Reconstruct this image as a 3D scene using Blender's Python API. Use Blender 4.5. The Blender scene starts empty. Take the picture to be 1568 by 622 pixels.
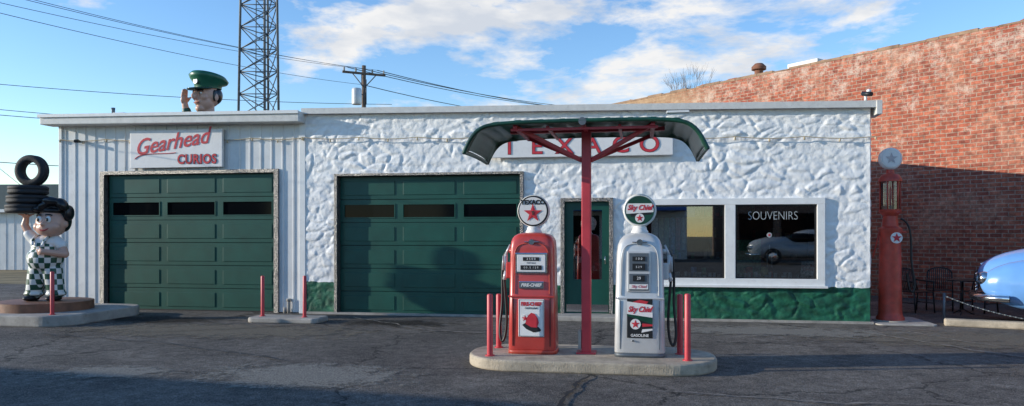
import bpy, bmesh, math, random
from mathutils import Vector, Matrix, noise, Euler
random.seed(7)
R=math.radians
scene=bpy.context.scene
col=scene.collection

# ------------------------------------------------------------ materials
def nt(name):
    m=bpy.data.materials.new(name); m.use_nodes=True
    t=m.node_tree; b=t.nodes['Principled BSDF']
    return m,t,b
def M(name,c,rough=.6,metal=0.,var=.12,scale=6,bump=0.,bscale=40,dirt=0.,coat=0.):
    m,t,b=nt(name); N=t.nodes; L=t.links
    tc=N.new('ShaderNodeTexCoord')
    n=N.new('ShaderNodeTexNoise'); n.inputs['Scale'].default_value=scale; n.inputs['Detail'].default_value=6
    L.new(tc.outputs['Object'],n.inputs['Vector'])
    r=N.new('ShaderNodeValToRGB'); r.color_ramp.elements[0].position=.3; r.color_ramp.elements[1].position=.7
    r.color_ramp.elements[0].color=(c[0]*(1-var),c[1]*(1-var),c[2]*(1-var),1)
    r.color_ramp.elements[1].color=(min(1,c[0]*(1+var)),min(1,c[1]*(1+var)),min(1,c[2]*(1+var)),1)
    L.new(n.outputs['Fac'],r.inputs[0])
    out=r.outputs[0]
    if dirt>0:
        n3=N.new('ShaderNodeTexNoise'); n3.inputs['Scale'].default_value=scale*2.3; n3.inputs['Detail'].default_value=10; n3.inputs['Roughness'].default_value=.7
        L.new(tc.outputs['Object'],n3.inputs['Vector'])
        r3=N.new('ShaderNodeValToRGB'); r3.color_ramp.elements[0].position=.52; r3.color_ramp.elements[1].position=.75
        r3.color_ramp.elements[0].color=(0,0,0,1); r3.color_ramp.elements[1].color=(dirt,dirt,dirt,1)
        L.new(n3.outputs['Fac'],r3.inputs[0])
        mx=N.new('ShaderNodeMix'); mx.data_type='RGBA'
        L.new(r3.outputs[0],mx.inputs[0]); L.new(out,mx.inputs[6]); mx.inputs[7].default_value=(.10,.085,.065,1)
        out=mx.outputs[2]
    L.new(out,b.inputs['Base Color'])
    b.inputs['Roughness'].default_value=rough; b.inputs['Metallic'].default_value=metal
    b.inputs['Coat Weight'].default_value=coat
    if bump>0:
        n2=N.new('ShaderNodeTexNoise'); n2.inputs['Scale'].default_value=bscale; n2.inputs['Detail'].default_value=5
        L.new(tc.outputs['Object'],n2.inputs['Vector'])
        bp=N.new('ShaderNodeBump'); bp.inputs['Strength'].default_value=bump; bp.inputs['Distance'].default_value=.02
        L.new(n2.outputs['Fac'],bp.inputs['Height']); L.new(bp.outputs[0],b.inputs['Normal'])
    return m
WHITE=M('white_paint',(.82,.81,.78),.5,dirt=.15,var=.05)
SIGNW=M('sign_white',(.80,.77,.74),.45,var=.04,dirt=.12)
METALW=M('painted_metal_siding',(.70,.70,.69),.45,var=.08,scale=2,dirt=.2)
FASCIA=M('fascia_metal',(.66,.64,.60),.5,var=.08,dirt=.25)
GREEN=M('door_green',(.004,.072,.050),.45,var=.15,scale=3,dirt=.08)
CGREEN=M('canopy_green',(.008,.06,.035),.35,var=.4,scale=5,dirt=.25)
RED=M('pump_red',(.52,.055,.045),.32,var=.12,scale=4,dirt=.10,coat=.3)
POSTRED=M('post_red',(.56,.05,.065),.4,var=.15,scale=4,dirt=.15)
OLDRED=M('old_red',(.50,.06,.035),.45,var=.3,scale=5,dirt=.4)
SIGNRED=M('sign_red',(.58,.03,.045),.5)
SILVER=M('silver_paint',(.60,.60,.60),.35,metal=.2,var=.06,scale=4,dirt=.12,coat=.2)
CHROME=M('chrome',(.7,.7,.7),.15,metal=1.,var=.05)
PLATE=M('diamond_plate',(.20,.19,.18),.35,metal=.8,bump=1.,bscale=60,var=.6,scale=35)
GALV=M('galvanized_steel',(.13,.15,.17),.55,metal=.4,var=.2)
BLACK=M('black',(.012,.012,.013),.5)
RUBBER=M('rubber',(.018,.018,.02),.7,bump=.3,bscale=80)
HOSE=M('hose_rubber',(.012,.012,.012),.45)
CONC=M('concrete',(.43,.36,.27),.85,var=.28,scale=4,bump=.5,bscale=60,dirt=.55)
CONC2=M('concrete_gray',(.38,.35,.31),.85,var=.22,scale=3,bump=.4,bscale=60,dirt=.5)
WOOD=M('brown_wood',(.20,.09,.05),.6,var=.3,scale=6,bump=.2)
POLEW=M('pole_wood',(.14,.10,.075),.8,var=.3,scale=5)
SKIN=M('statue_skin',(.62,.36,.26),.4,var=.05)
HAIR=M('statue_hair',(.01,.01,.012),.3)
SUIT=M('statue_green',(.006,.06,.035),.45)
SWHITE=M('statue_white',(.77,.76,.72),.4,var=.04)
BLUE=M('car_blue',(.15,.35,.72),.25,var=.05,coat=.6)
CWHITE=M('car_white',(.4,.41,.42),.25,var=.05,coat=.6)
TARROOF=M('roof_tar',(.08,.08,.08),.9)
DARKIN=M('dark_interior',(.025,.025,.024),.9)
TAN=M('brick_tan_coping',(.30,.19,.12),.9,var=.4,scale=3,dirt=.4)
AMBER=M('bulb_amber',(.5,.4,.25),.3)
SKYBLUE=M('signblue',(.03,.12,.4),.5)

def glassmat(name,tint=(.85,.88,.87),refl=.18):
    m,t,b=nt(name); N=t.nodes; L=t.links
    N.remove(b)
    tr=N.new('ShaderNodeBsdfTransparent'); tr.inputs[0].default_value=(*tint,1)
    gl=N.new('ShaderNodeBsdfGlossy'); gl.inputs['Roughness'].default_value=.01
    fr=N.new('ShaderNodeFresnel'); fr.inputs[0].default_value=1.5
    mp=N.new('ShaderNodeMath'); mp.operation='ADD'; mp.inputs[1].default_value=refl; mp.use_clamp=True
    L.new(fr.outputs[0],mp.inputs[0])
    mx=N.new('ShaderNodeMixShader'); L.new(mp.outputs[0],mx.inputs[0]); L.new(tr.outputs[0],mx.inputs[1]); L.new(gl.outputs[0],mx.inputs[2])
    L.new(mx.outputs[0],N['Material Output'].inputs[0])
    return m
GLASS=glassmat('window_glass',(.75,.78,.78),refl=.17)
GLASSC=glassmat('clear_glass',(.92,.93,.92),.05)
m,t,b=nt('dark_glass'); b.inputs['Base Color'].default_value=(.004,.005,.006,1); b.inputs['Roughness'].default_value=.08
b.inputs['IOR'].default_value=1.25; b.inputs['Specular IOR Level'].default_value=.35
DGLASS=m

# rubble stone
def stone_mat():
    m,t,b=nt('painted_rubble_stone'); N=t.nodes; L=t.links
    tc=N.new('ShaderNodeTexCoord'); sx=N.new('ShaderNodeSeparateXYZ'); L.new(tc.outputs['Object'],sx.inputs[0])
    n=N.new('ShaderNodeTexNoise'); n.inputs['Scale'].default_value=6; n.inputs['Detail'].default_value=5
    L.new(tc.outputs['Object'],n.inputs['Vector'])
    a=N.new('ShaderNodeMath'); a.operation='MULTIPLY_ADD'; a.inputs[1].default_value=.10; L.new(n.outputs['Fac'],a.inputs[0]); L.new(sx.outputs['Z'],a.inputs[2])
    g=N.new('ShaderNodeMath'); g.operation='GREATER_THAN'; g.inputs[1].default_value=.70; L.new(a.outputs[0],g.inputs[0])
    r1=N.new('ShaderNodeValToRGB'); r1.color_ramp.elements[0].position=.3;r1.color_ramp.elements[1].position=.65
    r1.color_ramp.elements[0].color=(.84,.82,.79,1); r1.color_ramp.elements[1].color=(.90,.885,.86,1)
    L.new(n.outputs['Fac'],r1.inputs[0])
    n4=N.new('ShaderNodeTexNoise'); n4.inputs['Scale'].default_value=1.7; n4.inputs['Detail'].default_value=12; n4.inputs['Roughness'].default_value=.75
    L.new(tc.outputs['Object'],n4.inputs['Vector'])
    r4=N.new('ShaderNodeValToRGB'); r4.color_ramp.elements[0].position=.60;r4.color_ramp.elements[1].position=.72
    r4.color_ramp.elements[0].color=(0,0,0,1); r4.color_ramp.elements[1].color=(.4,.4,.4,1)
    L.new(n4.outputs['Fac'],r4.inputs[0])
    md=N.new('ShaderNodeMix'); md.data_type='RGBA'; L.new(r4.outputs[0],md.inputs[0]); L.new(r1.outputs[0],md.inputs[6]); md.inputs[7].default_value=(.45,.42,.37,1)
    r2=N.new('ShaderNodeValToRGB'); r2.color_ramp.elements[0].position=.35;r2.color_ramp.elements[1].position=.65
    r2.color_ramp.elements[0].color=(.004,.06,.032,1); r2.color_ramp.elements[1].color=(.015,.15,.08,1)
    L.new(n.outputs['Fac'],r2.inputs[0])
    mx=N.new('ShaderNodeMix'); mx.data_type='RGBA'; L.new(g.outputs[0],mx.inputs[0]); L.new(r2.outputs[0],mx.inputs[6]); L.new(md.outputs[2],mx.inputs[7])
    L.new(mx.outputs[2],b.inputs['Base Color']); b.inputs['Roughness'].default_value=.55
    n2=N.new('ShaderNodeTexNoise'); n2.inputs['Scale'].default_value=18; n2.inputs['Detail'].default_value=7; n2.inputs['Roughness'].default_value=.62
    L.new(tc.outputs['Object'],n2.inputs['Vector'])
    bp=N.new('ShaderNodeBump'); bp.inputs['Strength'].default_value=.55; bp.inputs['Distance'].default_value=.022
    L.new(n2.outputs['Fac'],bp.inputs['Height']); L.new(bp.outputs[0],b.inputs['Normal'])
    return m
STONE=stone_mat()

def brick_mat(name,c1,c2,mort,fade=.5,tanx=None):
    m,t,b=nt(name); N=t.nodes; L=t.links
    tc=N.new('ShaderNodeTexCoord'); sx=N.new('ShaderNodeSeparateXYZ'); L.new(tc.outputs['Object'],sx.inputs[0])
    ad=N.new('ShaderNodeMath'); ad.operation='ADD'; L.new(sx.outputs['X'],ad.inputs[0]); L.new(sx.outputs['Y'],ad.inputs[1])
    cb=N.new('ShaderNodeCombineXYZ'); L.new(ad.outputs[0],cb.inputs[0]); L.new(sx.outputs['Z'],cb.inputs[1])
    nd=N.new('ShaderNodeTexNoise'); nd.inputs['Scale'].default_value=1.2; L.new(cb.outputs[0],nd.inputs['Vector'])
    va=N.new('ShaderNodeVectorMath'); va.operation='MULTIPLY_ADD'; va.inputs[1].default_value=(.04,.05,0); L.new(nd.outputs['Color'],va.inputs[0]); L.new(cb.outputs[0],va.inputs[2])
    br=N.new('ShaderNodeTexBrick'); br.inputs['Scale'].default_value=1
    br.inputs['Brick Width'].default_value=.27; br.inputs['Row Height'].default_value=.098; br.inputs['Mortar Size'].default_value=.012
    br.inputs['Mortar Smooth'].default_value=.3; br.inputs['Bias'].default_value=-.1
    br.inputs['Color1'].default_value=(*c1,1);br.inputs['Color2'].default_value=(*c2,1);br.inputs['Mortar'].default_value=(*mort,1)
    L.new(va.outputs[0],br.inputs['Vector'])
    n=N.new('ShaderNodeTexNoise'); n.inputs['Scale'].default_value=.55; n.inputs['Detail'].default_value=12; n.inputs['Roughness'].default_value=.78
    L.new(tc.outputs['Object'],n.inputs['Vector'])
    r=N.new('ShaderNodeValToRGB'); r.color_ramp.elements[0].position=.48;r.color_ramp.elements[1].position=.64
    r.color_ramp.elements[0].color=(0,0,0,1); r.color_ramp.elements[1].color=(fade,fade,fade,1)
    L.new(n.outputs['Fac'],r.inputs[0])
    mx=N.new('ShaderNodeMix'); mx.data_type='RGBA'; L.new(r.outputs[0],mx.inputs[0]); L.new(br.outputs[0],mx.inputs[6]); mx.inputs[7].default_value=(.52,.29,.19,1)
    n5=N.new('ShaderNodeTexNoise'); n5.inputs['Scale'].default_value=7; n5.inputs['Detail'].default_value=6; n5.inputs['Roughness'].default_value=.7
    L.new(cb.outputs[0],n5.inputs['Vector'])
    r5=N.new('ShaderNodeValToRGB'); r5.color_ramp.elements[0].position=.35;r5.color_ramp.elements[1].position=.65
    r5.color_ramp.elements[0].color=(.55,.55,.55,1); r5.color_ramp.elements[1].color=(1.35,1.35,1.35,1)
    L.new(n5.outputs['Fac'],r5.inputs[0])
    mu=N.new('ShaderNodeMix'); mu.data_type='RGBA'; mu.blend_type='MULTIPLY'; mu.inputs[0].default_value=1
    L.new(mx.outputs[2],mu.inputs[6]); L.new(r5.outputs[0],mu.inputs[7])
    out=mu.outputs[2]
    ne=N.new('ShaderNodeTexNoise'); ne.inputs['Scale'].default_value=1.6; ne.inputs['Detail'].default_value=13; ne.inputs['Roughness'].default_value=.85
    L.new(cb.outputs[0],ne.inputs['Vector'])
    ze=N.new('ShaderNodeMapRange'); ze.inputs['From Min'].default_value=2; ze.inputs['From Max'].default_value=6.5; ze.inputs['To Min'].default_value=-.08; ze.inputs['To Max'].default_value=.06; L.new(sx.outputs['Z'],ze.inputs['Value'])
    ae=N.new('ShaderNodeMath'); ae.operation='ADD'; L.new(ne.outputs['Fac'],ae.inputs[0]); L.new(ze.outputs[0],ae.inputs[1])
    re=N.new('ShaderNodeValToRGB'); re.color_ramp.elements[0].position=.54;re.color_ramp.elements[1].position=.64
    re.color_ramp.elements[0].color=(0,0,0,1); re.color_ramp.elements[1].color=(1.1*fade,1.1*fade,1.1*fade,1); L.new(ae.outputs[0],re.inputs[0])
    m3=N.new('ShaderNodeMix'); m3.data_type='RGBA'; L.new(re.outputs[0],m3.inputs[0]); L.new(out,m3.inputs[6]); m3.inputs[7].default_value=(.62,.49,.40,1)
    out=m3.outputs[2]
    if tanx is not None:
        a=N.new('ShaderNodeMapRange'); a.inputs['From Min'].default_value=tanx+1.5; a.inputs['From Max'].default_value=tanx-1.5
        ns=N.new('ShaderNodeMath'); ns.operation='MULTIPLY_ADD'; ns.inputs[1].default_value=5; L.new(n.outputs['Fac'],ns.inputs[0]); 
        sb=N.new('ShaderNodeMath'); sb.operation='SUBTRACT'; L.new(sx.outputs['X'],sb.inputs[0]); sb.inputs[1].default_value=2.5
        L.new(sb.outputs[0],ns.inputs[2]); L.new(ns.outputs[0],a.inputs['Value'])
        m2=N.new('ShaderNodeMix'); m2.data_type='RGBA'; L.new(a.outputs[0],m2.inputs[0]); L.new(out,m2.inputs[6]); 
        rt=N.new('ShaderNodeValToRGB'); rt.color_ramp.elements[0].position=.4;rt.color_ramp.elements[1].position=.6
        rt.color_ramp.elements[0].color=(.28,.16,.09,1); rt.color_ramp.elements[1].color=(.48,.32,.19,1); L.new(ne.outputs['Fac'],rt.inputs[0]); L.new(rt.outputs[0],m2.inputs[7])
        out=m2.outputs[2]
    L.new(out,b.inputs['Base Color']); b.inputs['Roughness'].default_value=.9
    bp=N.new('ShaderNodeBump'); bp.inputs['Strength'].default_value=.7; bp.inputs['Distance'].default_value=.012; bp.invert=True
    L.new(br.outputs['Fac'],bp.inputs['Height'])
    bq=N.new('ShaderNodeBump'); bq.inputs['Strength'].default_value=.5; bq.inputs['Distance'].default_value=.02; L.new(n5.outputs['Fac'],bq.inputs['Height']); L.new(bp.outputs[0],bq.inputs['Normal'])
    L.new(bq.outputs[0],b.inputs['Normal'])
    return m
BRICK=brick_mat('old_red_brick',(.43,.115,.06),(.25,.058,.036),(.38,.26,.19),.7,tanx=3.8)
BRICK2=brick_mat('brown_brick',(.20,.10,.07),(.14,.07,.05),(.2,.18,.16),.1)

def asphalt():
    m,t,b=nt('asphalt'); N=t.nodes; L=t.links
    tc=N.new('ShaderNodeTexCoord'); V=tc.outputs['Object']
    def noi(s,d=6,r=.6):
        n=N.new('ShaderNodeTexNoise'); n.inputs['Scale'].default_value=s; n.inputs['Detail'].default_value=d; n.inputs['Roughness'].default_value=r
        L.new(V,n.inputs['Vector']); return n
    def ramp(src,p0,p1,c0,c1):
        r=N.new('ShaderNodeValToRGB'); r.color_ramp.elements[0].position=p0; r.color_ramp.elements[1].position=p1
        r.color_ramp.elements[0].color=(*c0,1); r.color_ramp.elements[1].color=(*c1,1); L.new(src,r.inputs[0]); return r.outputs[0]
    def mix(f,a,bb,bt='MIX'):
        x=N.new('ShaderNodeMix'); x.data_type='RGBA'; x.blend_type=bt
        if isinstance(f,float): x.inputs[0].default_value=f
        else: L.new(f,x.inputs[0])
        L.new(a,x.inputs[6])
        if isinstance(bb,tuple): x.inputs[7].default_value=(*bb,1)
        else: L.new(bb,x.inputs[7])
        return x.outputs[2]
    base=ramp(noi(.45,8).outputs['Fac'],.36,.64,(.070,.061,.054),(.128,.113,.098))
    base=mix(ramp(noi(.30,11,.72).outputs['Fac'],.54,.64,(0,0,0),(.5,.5,.5)),base,(.23,.205,.175))
    base=mix(ramp(noi(1.1,9,.75).outputs['Fac'],.53,.66,(0,0,0),(.6,.6,.6)),base,(.04,.036,.033))
    base=mix(1.0,base,ramp(noi(6,8,.8).outputs['Fac'],.38,.62,(.62,.62,.62),(1.42,1.42,1.42)),'MULTIPLY')
    base=mix(1.0,base,ramp(noi(70,3).outputs['Fac'],.3,.7,(.25,.25,.25),(2.0,2.0,2.0)),'MULTIPLY')
    base=mix(ramp(noi(95,2).outputs['Fac'],.62,.67,(0,0,0),(.9,.9,.9)),base,(.40,.36,.31))
    nn=noi(1.5,6,.7); va=N.new('ShaderNodeVectorMath'); va.operation='MULTIPLY_ADD'; va.inputs[1].default_value=(1.0,1.0,0)
    L.new(nn.outputs['Color'],va.inputs[0]); L.new(V,va.inputs[2])
    vo=N.new('ShaderNodeTexVoronoi'); vo.feature='DISTANCE_TO_EDGE'; vo.inputs['Scale'].default_value=.25; L.new(va.outputs[0],vo.inputs['Vector'])
    base=mix(ramp(vo.outputs['Distance'],.0,.008,(.95,.95,.95),(0,0,0)),base,(.010,.010,.010))
    vo2=N.new('ShaderNodeTexVoronoi'); vo2.feature='DISTANCE_TO_EDGE'; vo2.inputs['Scale'].default_value=1.5; L.new(va.outputs[0],vo2.inputs['Vector'])
    c2=ramp(vo2.outputs['Distance'],.0,.018,(.7,.7,.7),(0,0,0)); c2=mix(1.0,c2,ramp(noi(.5,3).outputs['Fac'],.52,.62,(0,0,0),(1,1,1)),'MULTIPLY')
    base=mix(c2,base,(.016,.016,.016))
    L.new(base,b.inputs['Base Color']); b.inputs['Roughness'].default_value=.9; b.inputs['Specular IOR Level'].default_value=.25
    bp=N.new('ShaderNodeBump'); bp.inputs['Strength'].default_value=.8; bp.inputs['Distance'].default_value=.012
    L.new(noi(50,4,.7).outputs['Fac'],bp.inputs['Height'])
    bp2=N.new('ShaderNodeBump'); bp2.inputs['Strength'].default_value=.55; bp2.inputs['Distance'].default_value=.035
    L.new(noi(2.5,6,.65).outputs['Fac'],bp2.inputs['Height']); L.new(bp.outputs[0],bp2.inputs['Normal'])
    L.new(bp2.outputs[0],b.inputs['Normal'])
    return m
ASPH=asphalt()
GRASS=M('dry_grass',(.24,.18,.09),.95,var=.4,scale=.8,bump=1.,bscale=30)

# ------------------------------------------------------------ helpers
def group(name,loc=(0,0,0),rz=0.,sc=1.):
    e=bpy.data.objects.new(name,None); col.objects.link(e); e.location=loc; e.rotation_euler=(0,0,rz); e.scale=(sc,sc,sc)
    e.empty_display_size=.2
    return e
def mk(name,bm,mat,parent=None,smooth=False):
    me=bpy.data.meshes.new(name); bm.normal_update(); bm.to_mesh(me); bm.free()
    if mat: me.materials.append(mat)
    if smooth:
        for p in me.polygons: p.use_smooth=True
    o=bpy.data.objects.new(name,me); col.objects.link(o)
    if parent: o.parent=parent
    return o
def bev(o,w=.01,s=2):
    md=o.modifiers.new('b','BEVEL'); md.width=w; md.segments=s; md.limit_method='ANGLE'; return o
def hexa(name,v,mat,parent=None,bevel=0.):
    bm=bmesh.new(); vs=[bm.verts.new(p) for p in v]
    for f in ((0,3,2,1),(4,5,6,7),(0,1,5,4),(1,2,6,5),(2,3,7,6),(3,0,4,7)): bm.faces.new([vs[i] for i in f])
    o=mk(name,bm,mat,parent)
    if bevel: bev(o,bevel)
    return o
def box(name,x0,x1,y0,y1,z0,z1,mat,parent=None,bevel=0.):
    return hexa(name,[(x0,y0,z0),(x1,y0,z0),(x1,y1,z0),(x0,y1,z0),(x0,y0,z1),(x1,y0,z1),(x1,y1,z1),(x0,y1,z1)],mat,parent,bevel)
def sbox(name,x0,x1,y0,y1,l,r,mat,parent=None,bevel=0.):
    return hexa(name,[(x0,y0,l[0]),(x1,y0,r[0]),(x1,y1,r[0]),(x0,y1,l[0]),(x0,y0,l[1]),(x1,y0,r[1]),(x1,y1,r[1]),(x0,y1,l[1])],mat,parent,bevel)
def addcyl(bm,p0,p1,r0,r1=None,seg=12,caps=True):
    p0=Vector(p0);p1=Vector(p1); r1=r0 if r1 is None else r1
    d=p1-p0; q=d.to_track_quat('Z','Y').to_matrix().to_4x4()
    bmesh.ops.create_cone(bm,cap_ends=caps,segments=seg,radius1=r0,radius2=r1,depth=d.length,matrix=Matrix.Translation((p0+p1)/2)@q)
def cyl(name,p0,p1,r0,mat,parent=None,r1=None,seg=20,bevel=0.):
    bm=bmesh.new(); addcyl(bm,p0,p1,r0,r1,seg)
    o=mk(name,bm,mat,parent,False)
    for p in o.data.polygons:
        if len(p.vertices)==4: p.use_smooth=True
    if bevel: bev(o,bevel)
    return o
def bars(name,lst,mat,parent=None,seg=6):
    bm=bmesh.new()
    for a in lst: addcyl(bm,a[0],a[1],a[2],a[3] if len(a)>3 else None,seg)
    return mk(name,bm,mat,parent,True)
def addell(bm,c,r,rot=(0,0,0),u=24,v=16):
    mt=Matrix.Translation(c)@Euler(rot).to_matrix().to_4x4()@Matrix.Diagonal((r[0],r[1],r[2],1))
    bmesh.ops.create_uvsphere(bm,u_segments=u,v_segments=v,radius=1,matrix=mt)
def ell(name,c,r,mat,parent=None,rot=(0,0,0)):
    bm=bmesh.new(); addell(bm,c,r,rot); return mk(name,bm,mat,parent,True)
def blob(name,shapes,mat,parent=None,vox=.015,it=6):
    bm=bmesh.new()
    for s in shapes:
        if s[0]=='e': addell(bm,s[1],s[2],s[3] if len(s)>3 else (0,0,0))
        else:
            addcyl(bm,s[1],s[3],s[2],s[4],20); addell(bm,s[1],(s[2],)*3); addell(bm,s[3],(s[4],)*3)
    o=mk(name,bm,mat,parent,True)
    r=o.modifiers.new('r','REMESH'); r.mode='VOXEL'; r.voxel_size=vox; r.use_smooth_shade=True
    sm=o.modifiers.new('s','SMOOTH'); sm.factor=.5; sm.iterations=it
    return o
def lathe(name,prof,mat,parent=None,axis='Z',c=(0,0,0),seg=32,smooth=True):
    bm=bmesh.new(); rings=[]
    for r,z in prof:
        ring=[]
        for i in range(seg):
            a=2*math.pi*i/seg
            if axis=='Z': p=(r*math.cos(a),r*math.sin(a),z)
            elif axis=='Y': p=(r*math.cos(a),z,r*math.sin(a))
            else: p=(z,r*math.cos(a),r*math.sin(a))
            ring.append(bm.verts.new(Vector(p)+Vector(c)))
        rings.append(ring)
    for a,b_ in zip(rings,rings[1:]):
        for i in range(seg): bm.faces.new((a[i],a[(i+1)%seg],b_[(i+1)%seg],b_[i]))
    bm.faces.new(rings[0]); bm.faces.new(rings[-1])
    bmesh.ops.recalc_face_normals(bm,faces=bm.faces)
    o=mk(name,bm,mat,parent,smooth)
    if smooth:
        try: o.data.set_sharp_from_angle(angle=R(40))
        except Exception: pass
    return o
def tube(name,pts,r,mat,parent=None,smooth=True,cyc=False):
    cu=bpy.data.curves.new(name,'CURVE'); cu.dimensions='3D'; cu.bevel_depth=r; cu.bevel_resolution=3
    s=cu.splines.new('NURBS' if smooth else 'POLY'); s.points.add(len(pts)-1)
    for i,p in enumerate(pts): s.points[i].co=(*p,1)
    if smooth: s.use_endpoint_u=True; s.order_u=4 if len(pts)>=4 else 3
    s.use_cyclic_u=cyc
    cu.materials.append(mat)
    o=bpy.data.objects.new(name,cu); col.objects.link(o)
    if parent: o.parent=parent
    return o
def text(name,s,x,y,z,size,mat,parent=None,shear=0.,bold=.0,ext=.003,sx=1.,rot=0.,spacing=1.,rz=0.):
    cu=bpy.data.curves.new(name,'FONT'); cu.body=s; cu.size=size; cu.shear=shear; cu.offset=bold; cu.extrude=ext
    cu.align_x='CENTER'; cu.align_y='CENTER'; cu.space_character=spacing; cu.resolution_u=4
    cu.materials.append(mat)
    o=bpy.data.objects.new(name,cu); col.objects.link(o); o.location=(x,y,z); o.rotation_euler=Euler((R(90),0,rz))
    if rot: o.rotation_euler=(Matrix.Rotation(rot,3,'Y')@Matrix.Rotation(R(90),3,'X')).to_euler()
    o.scale=(sx,1,1)
    if parent: o.parent=parent
    return o
def disc(name,c,r,th,mat,parent,seg=40): return cyl(name,(c[0],c[1],c[2]),(c[0],c[1]-th,c[2]),r,mat,parent,seg=seg)
def star(name,c,r,mat,parent,ri=.4):
    bm=bmesh.new(); ce=bm.verts.new((c[0],c[1]-.004,c[2])); vs=[]
    for i in range(10):
        a=math.pi/2+i*math.pi/5; rr=r if i%2==0 else r*ri
        vs.append(bm.verts.new((c[0]+rr*math.cos(a),c[1],c[2]+rr*math.sin(a))))
    for i in range(10): bm.faces.new((ce,vs[i],vs[(i+1)%10]))
    bmesh.ops.recalc_face_normals(bm,faces=bm.faces)
    return mk(name,bm,mat,parent)
def quadxz(name,pts,y,mat,parent):
    bm=bmesh.new(); bm.faces.new([bm.verts.new((p[0],y,p[1])) for p in pts]); return mk(name,bm,mat,parent)

# ------------------------------------------------------------ ground
bm=bmesh.new(); bmesh.ops.create_grid(bm,x_segments=2,y_segments=2,size=700); mk('ground',bm,GRASS)
bm=bmesh.new()
bm.faces.new([bm.verts.new(p) for p in ((-60,-60,.004),(60,-60,.004),(60,6,.004),(-60,7.5,.004))]); mk('asphalt_lot',bm,ASPH)
def stain_mat(name,c,thr,mx_=.8):
    m,t,b=nt(name); N=t.nodes; L=t.links
    tc=N.new('ShaderNodeTexCoord'); n=N.new('ShaderNodeTexNoise'); n.inputs['Scale'].default_value=3.2; n.inputs['Detail'].default_value=14; n.inputs['Roughness'].default_value=.82
    L.new(tc.outputs['Object'],n.inputs['Vector'])
    ln=N.new('ShaderNodeVectorMath'); ln.operation='LENGTH'; mpn=N.new('ShaderNodeMapping'); mpn.inputs['Location'].default_value=(-1,-1,-1); mpn.inputs['Scale'].default_value=(2,2,2); L.new(tc.outputs['Generated'],mpn.inputs[0])
    sp=N.new('ShaderNodeSeparateXYZ'); L.new(mpn.outputs[0],sp.inputs[0]); cb=N.new('ShaderNodeCombineXYZ'); L.new(sp.outputs[0],cb.inputs[0]); L.new(sp.outputs[1],cb.inputs[1]); L.new(cb.outputs[0],ln.inputs[0])
    mm=N.new('ShaderNodeMath'); mm.operation='MULTIPLY_ADD'; mm.inputs[1].default_value=-.30; L.new(ln.outputs['Value'],mm.inputs[0]); L.new(n.outputs['Fac'],mm.inputs[2])
    r=N.new('ShaderNodeValToRGB'); r.color_ramp.elements[0].position=thr; r.color_ramp.elements[1].position=thr+.10; r.color_ramp.elements[1].color=(mx_,mx_,mx_,1); L.new(mm.outputs[0],r.inputs[0])
    n2=N.new('ShaderNodeTexNoise'); n2.inputs['Scale'].default_value=60; n2.inputs['Detail'].default_value=4; L.new(tc.outputs['Object'],n2.inputs['Vector'])
    r2=N.new('ShaderNodeValToRGB'); r2.color_ramp.elements[0].position=.35; r2.color_ramp.elements[1].position=.65; r2.color_ramp.elements[0].color=(c[0]*.4,c[1]*.4,c[2]*.4,1); r2.color_ramp.elements[1].color=(*c,1); L.new(n2.outputs['Fac'],r2.inputs[0]); L.new(r2.outputs[0],b.inputs['Base Color'])
    bp=N.new('ShaderNodeBump'); bp.inputs['Strength'].default_value=.7; bp.inputs['Distance'].default_value=.012; L.new(n2.outputs['Fac'],bp.inputs['Height']); L.new(bp.outputs[0],b.inputs['Normal'])
    L.new(r.outputs[0],b.inputs['Alpha']); b.inputs['Roughness'].default_value=.95; b.inputs['Specular IOR Level'].default_value=.2
    return m
STL=stain_mat('pale_wear',(.38,.35,.30),.24,.8); STD=stain_mat('oil_stain',(.03,.028,.025),.28,.6); STT=stain_mat('sandy_wear',(.34,.29,.22),.26,.65)
cg=group('pavement_cracks')
def patch(name,cx,cy,lx,ly,rz,mat,z):
    bm=bmesh.new(); a=R(rz)
    bm.faces.new([bm.verts.new((cx+x*lx*math.cos(a)-y*ly*math.sin(a),cy+x*lx*math.sin(a)+y*ly*math.cos(a),z)) for x,y in((-1,-1),(1,-1),(1,1),(-1,1))]); return mk(name,bm,mat,cg)
patch('wear_1',-1.3,-6.4,1.4,.8,8,STL,.012); patch('wear_2',-3.6,-6.6,.9,.45,5,STL,.013); patch('wear_3',7.6,-2.0,3.2,1.1,-8,STT,.014)
patch('wear_4',-4.5,-2.9,3.6,1.0,4,STT,.015); patch('wear_5',4.6,-1.5,2.6,.8,0,STL,.016); patch('oil_1',-6.5,-1.6,2.0,.8,0,STD,.017); patch('oil_2',-1.8,-1.4,1.6,.7,0,STD,.018); patch('wear_6',8.5,-4.8,2.0,.8,12,STT,.0215)
def ribbon(name,pts,w,mat,z=.024,jit=.03,parent=None):
    P=[]
    for a,b_ in zip(pts,pts[1:]):
        a=Vector(a);b_=Vector(b_); n=max(2,int((b_-a).length/.07))
        for i in range(n): P.append(a.lerp(b_,i/n))
    P.append(Vector(pts[-1])); bm=bmesh.new(); pr=None; off=0
    for i,p in enumerate(P):
        d=(P[min(i+1,len(P)-1)]-P[max(i-1,0)]).normalized(); nrm=Vector((-d.y,d.x))
        off=off*.85+random.uniform(-jit,jit); ww=w*random.uniform(.2,1.4)
        q=p+nrm*off
        a=bm.verts.new((q.x-nrm.x*ww/2,q.y-nrm.y*ww/2,z)); b2=bm.verts.new((q.x+nrm.x*ww/2,q.y+nrm.y*ww/2,z))
        if pr: bm.faces.new((pr[0],a,b2,pr[1]))
        pr=(a,b2)
    return mk(name,bm,mat,parent)
CR=M('crack_tar',(.012,.012,.012),.7); CL=M('crack_pale',(.24,.21,.175),.9,var=.4,scale=12)
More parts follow.
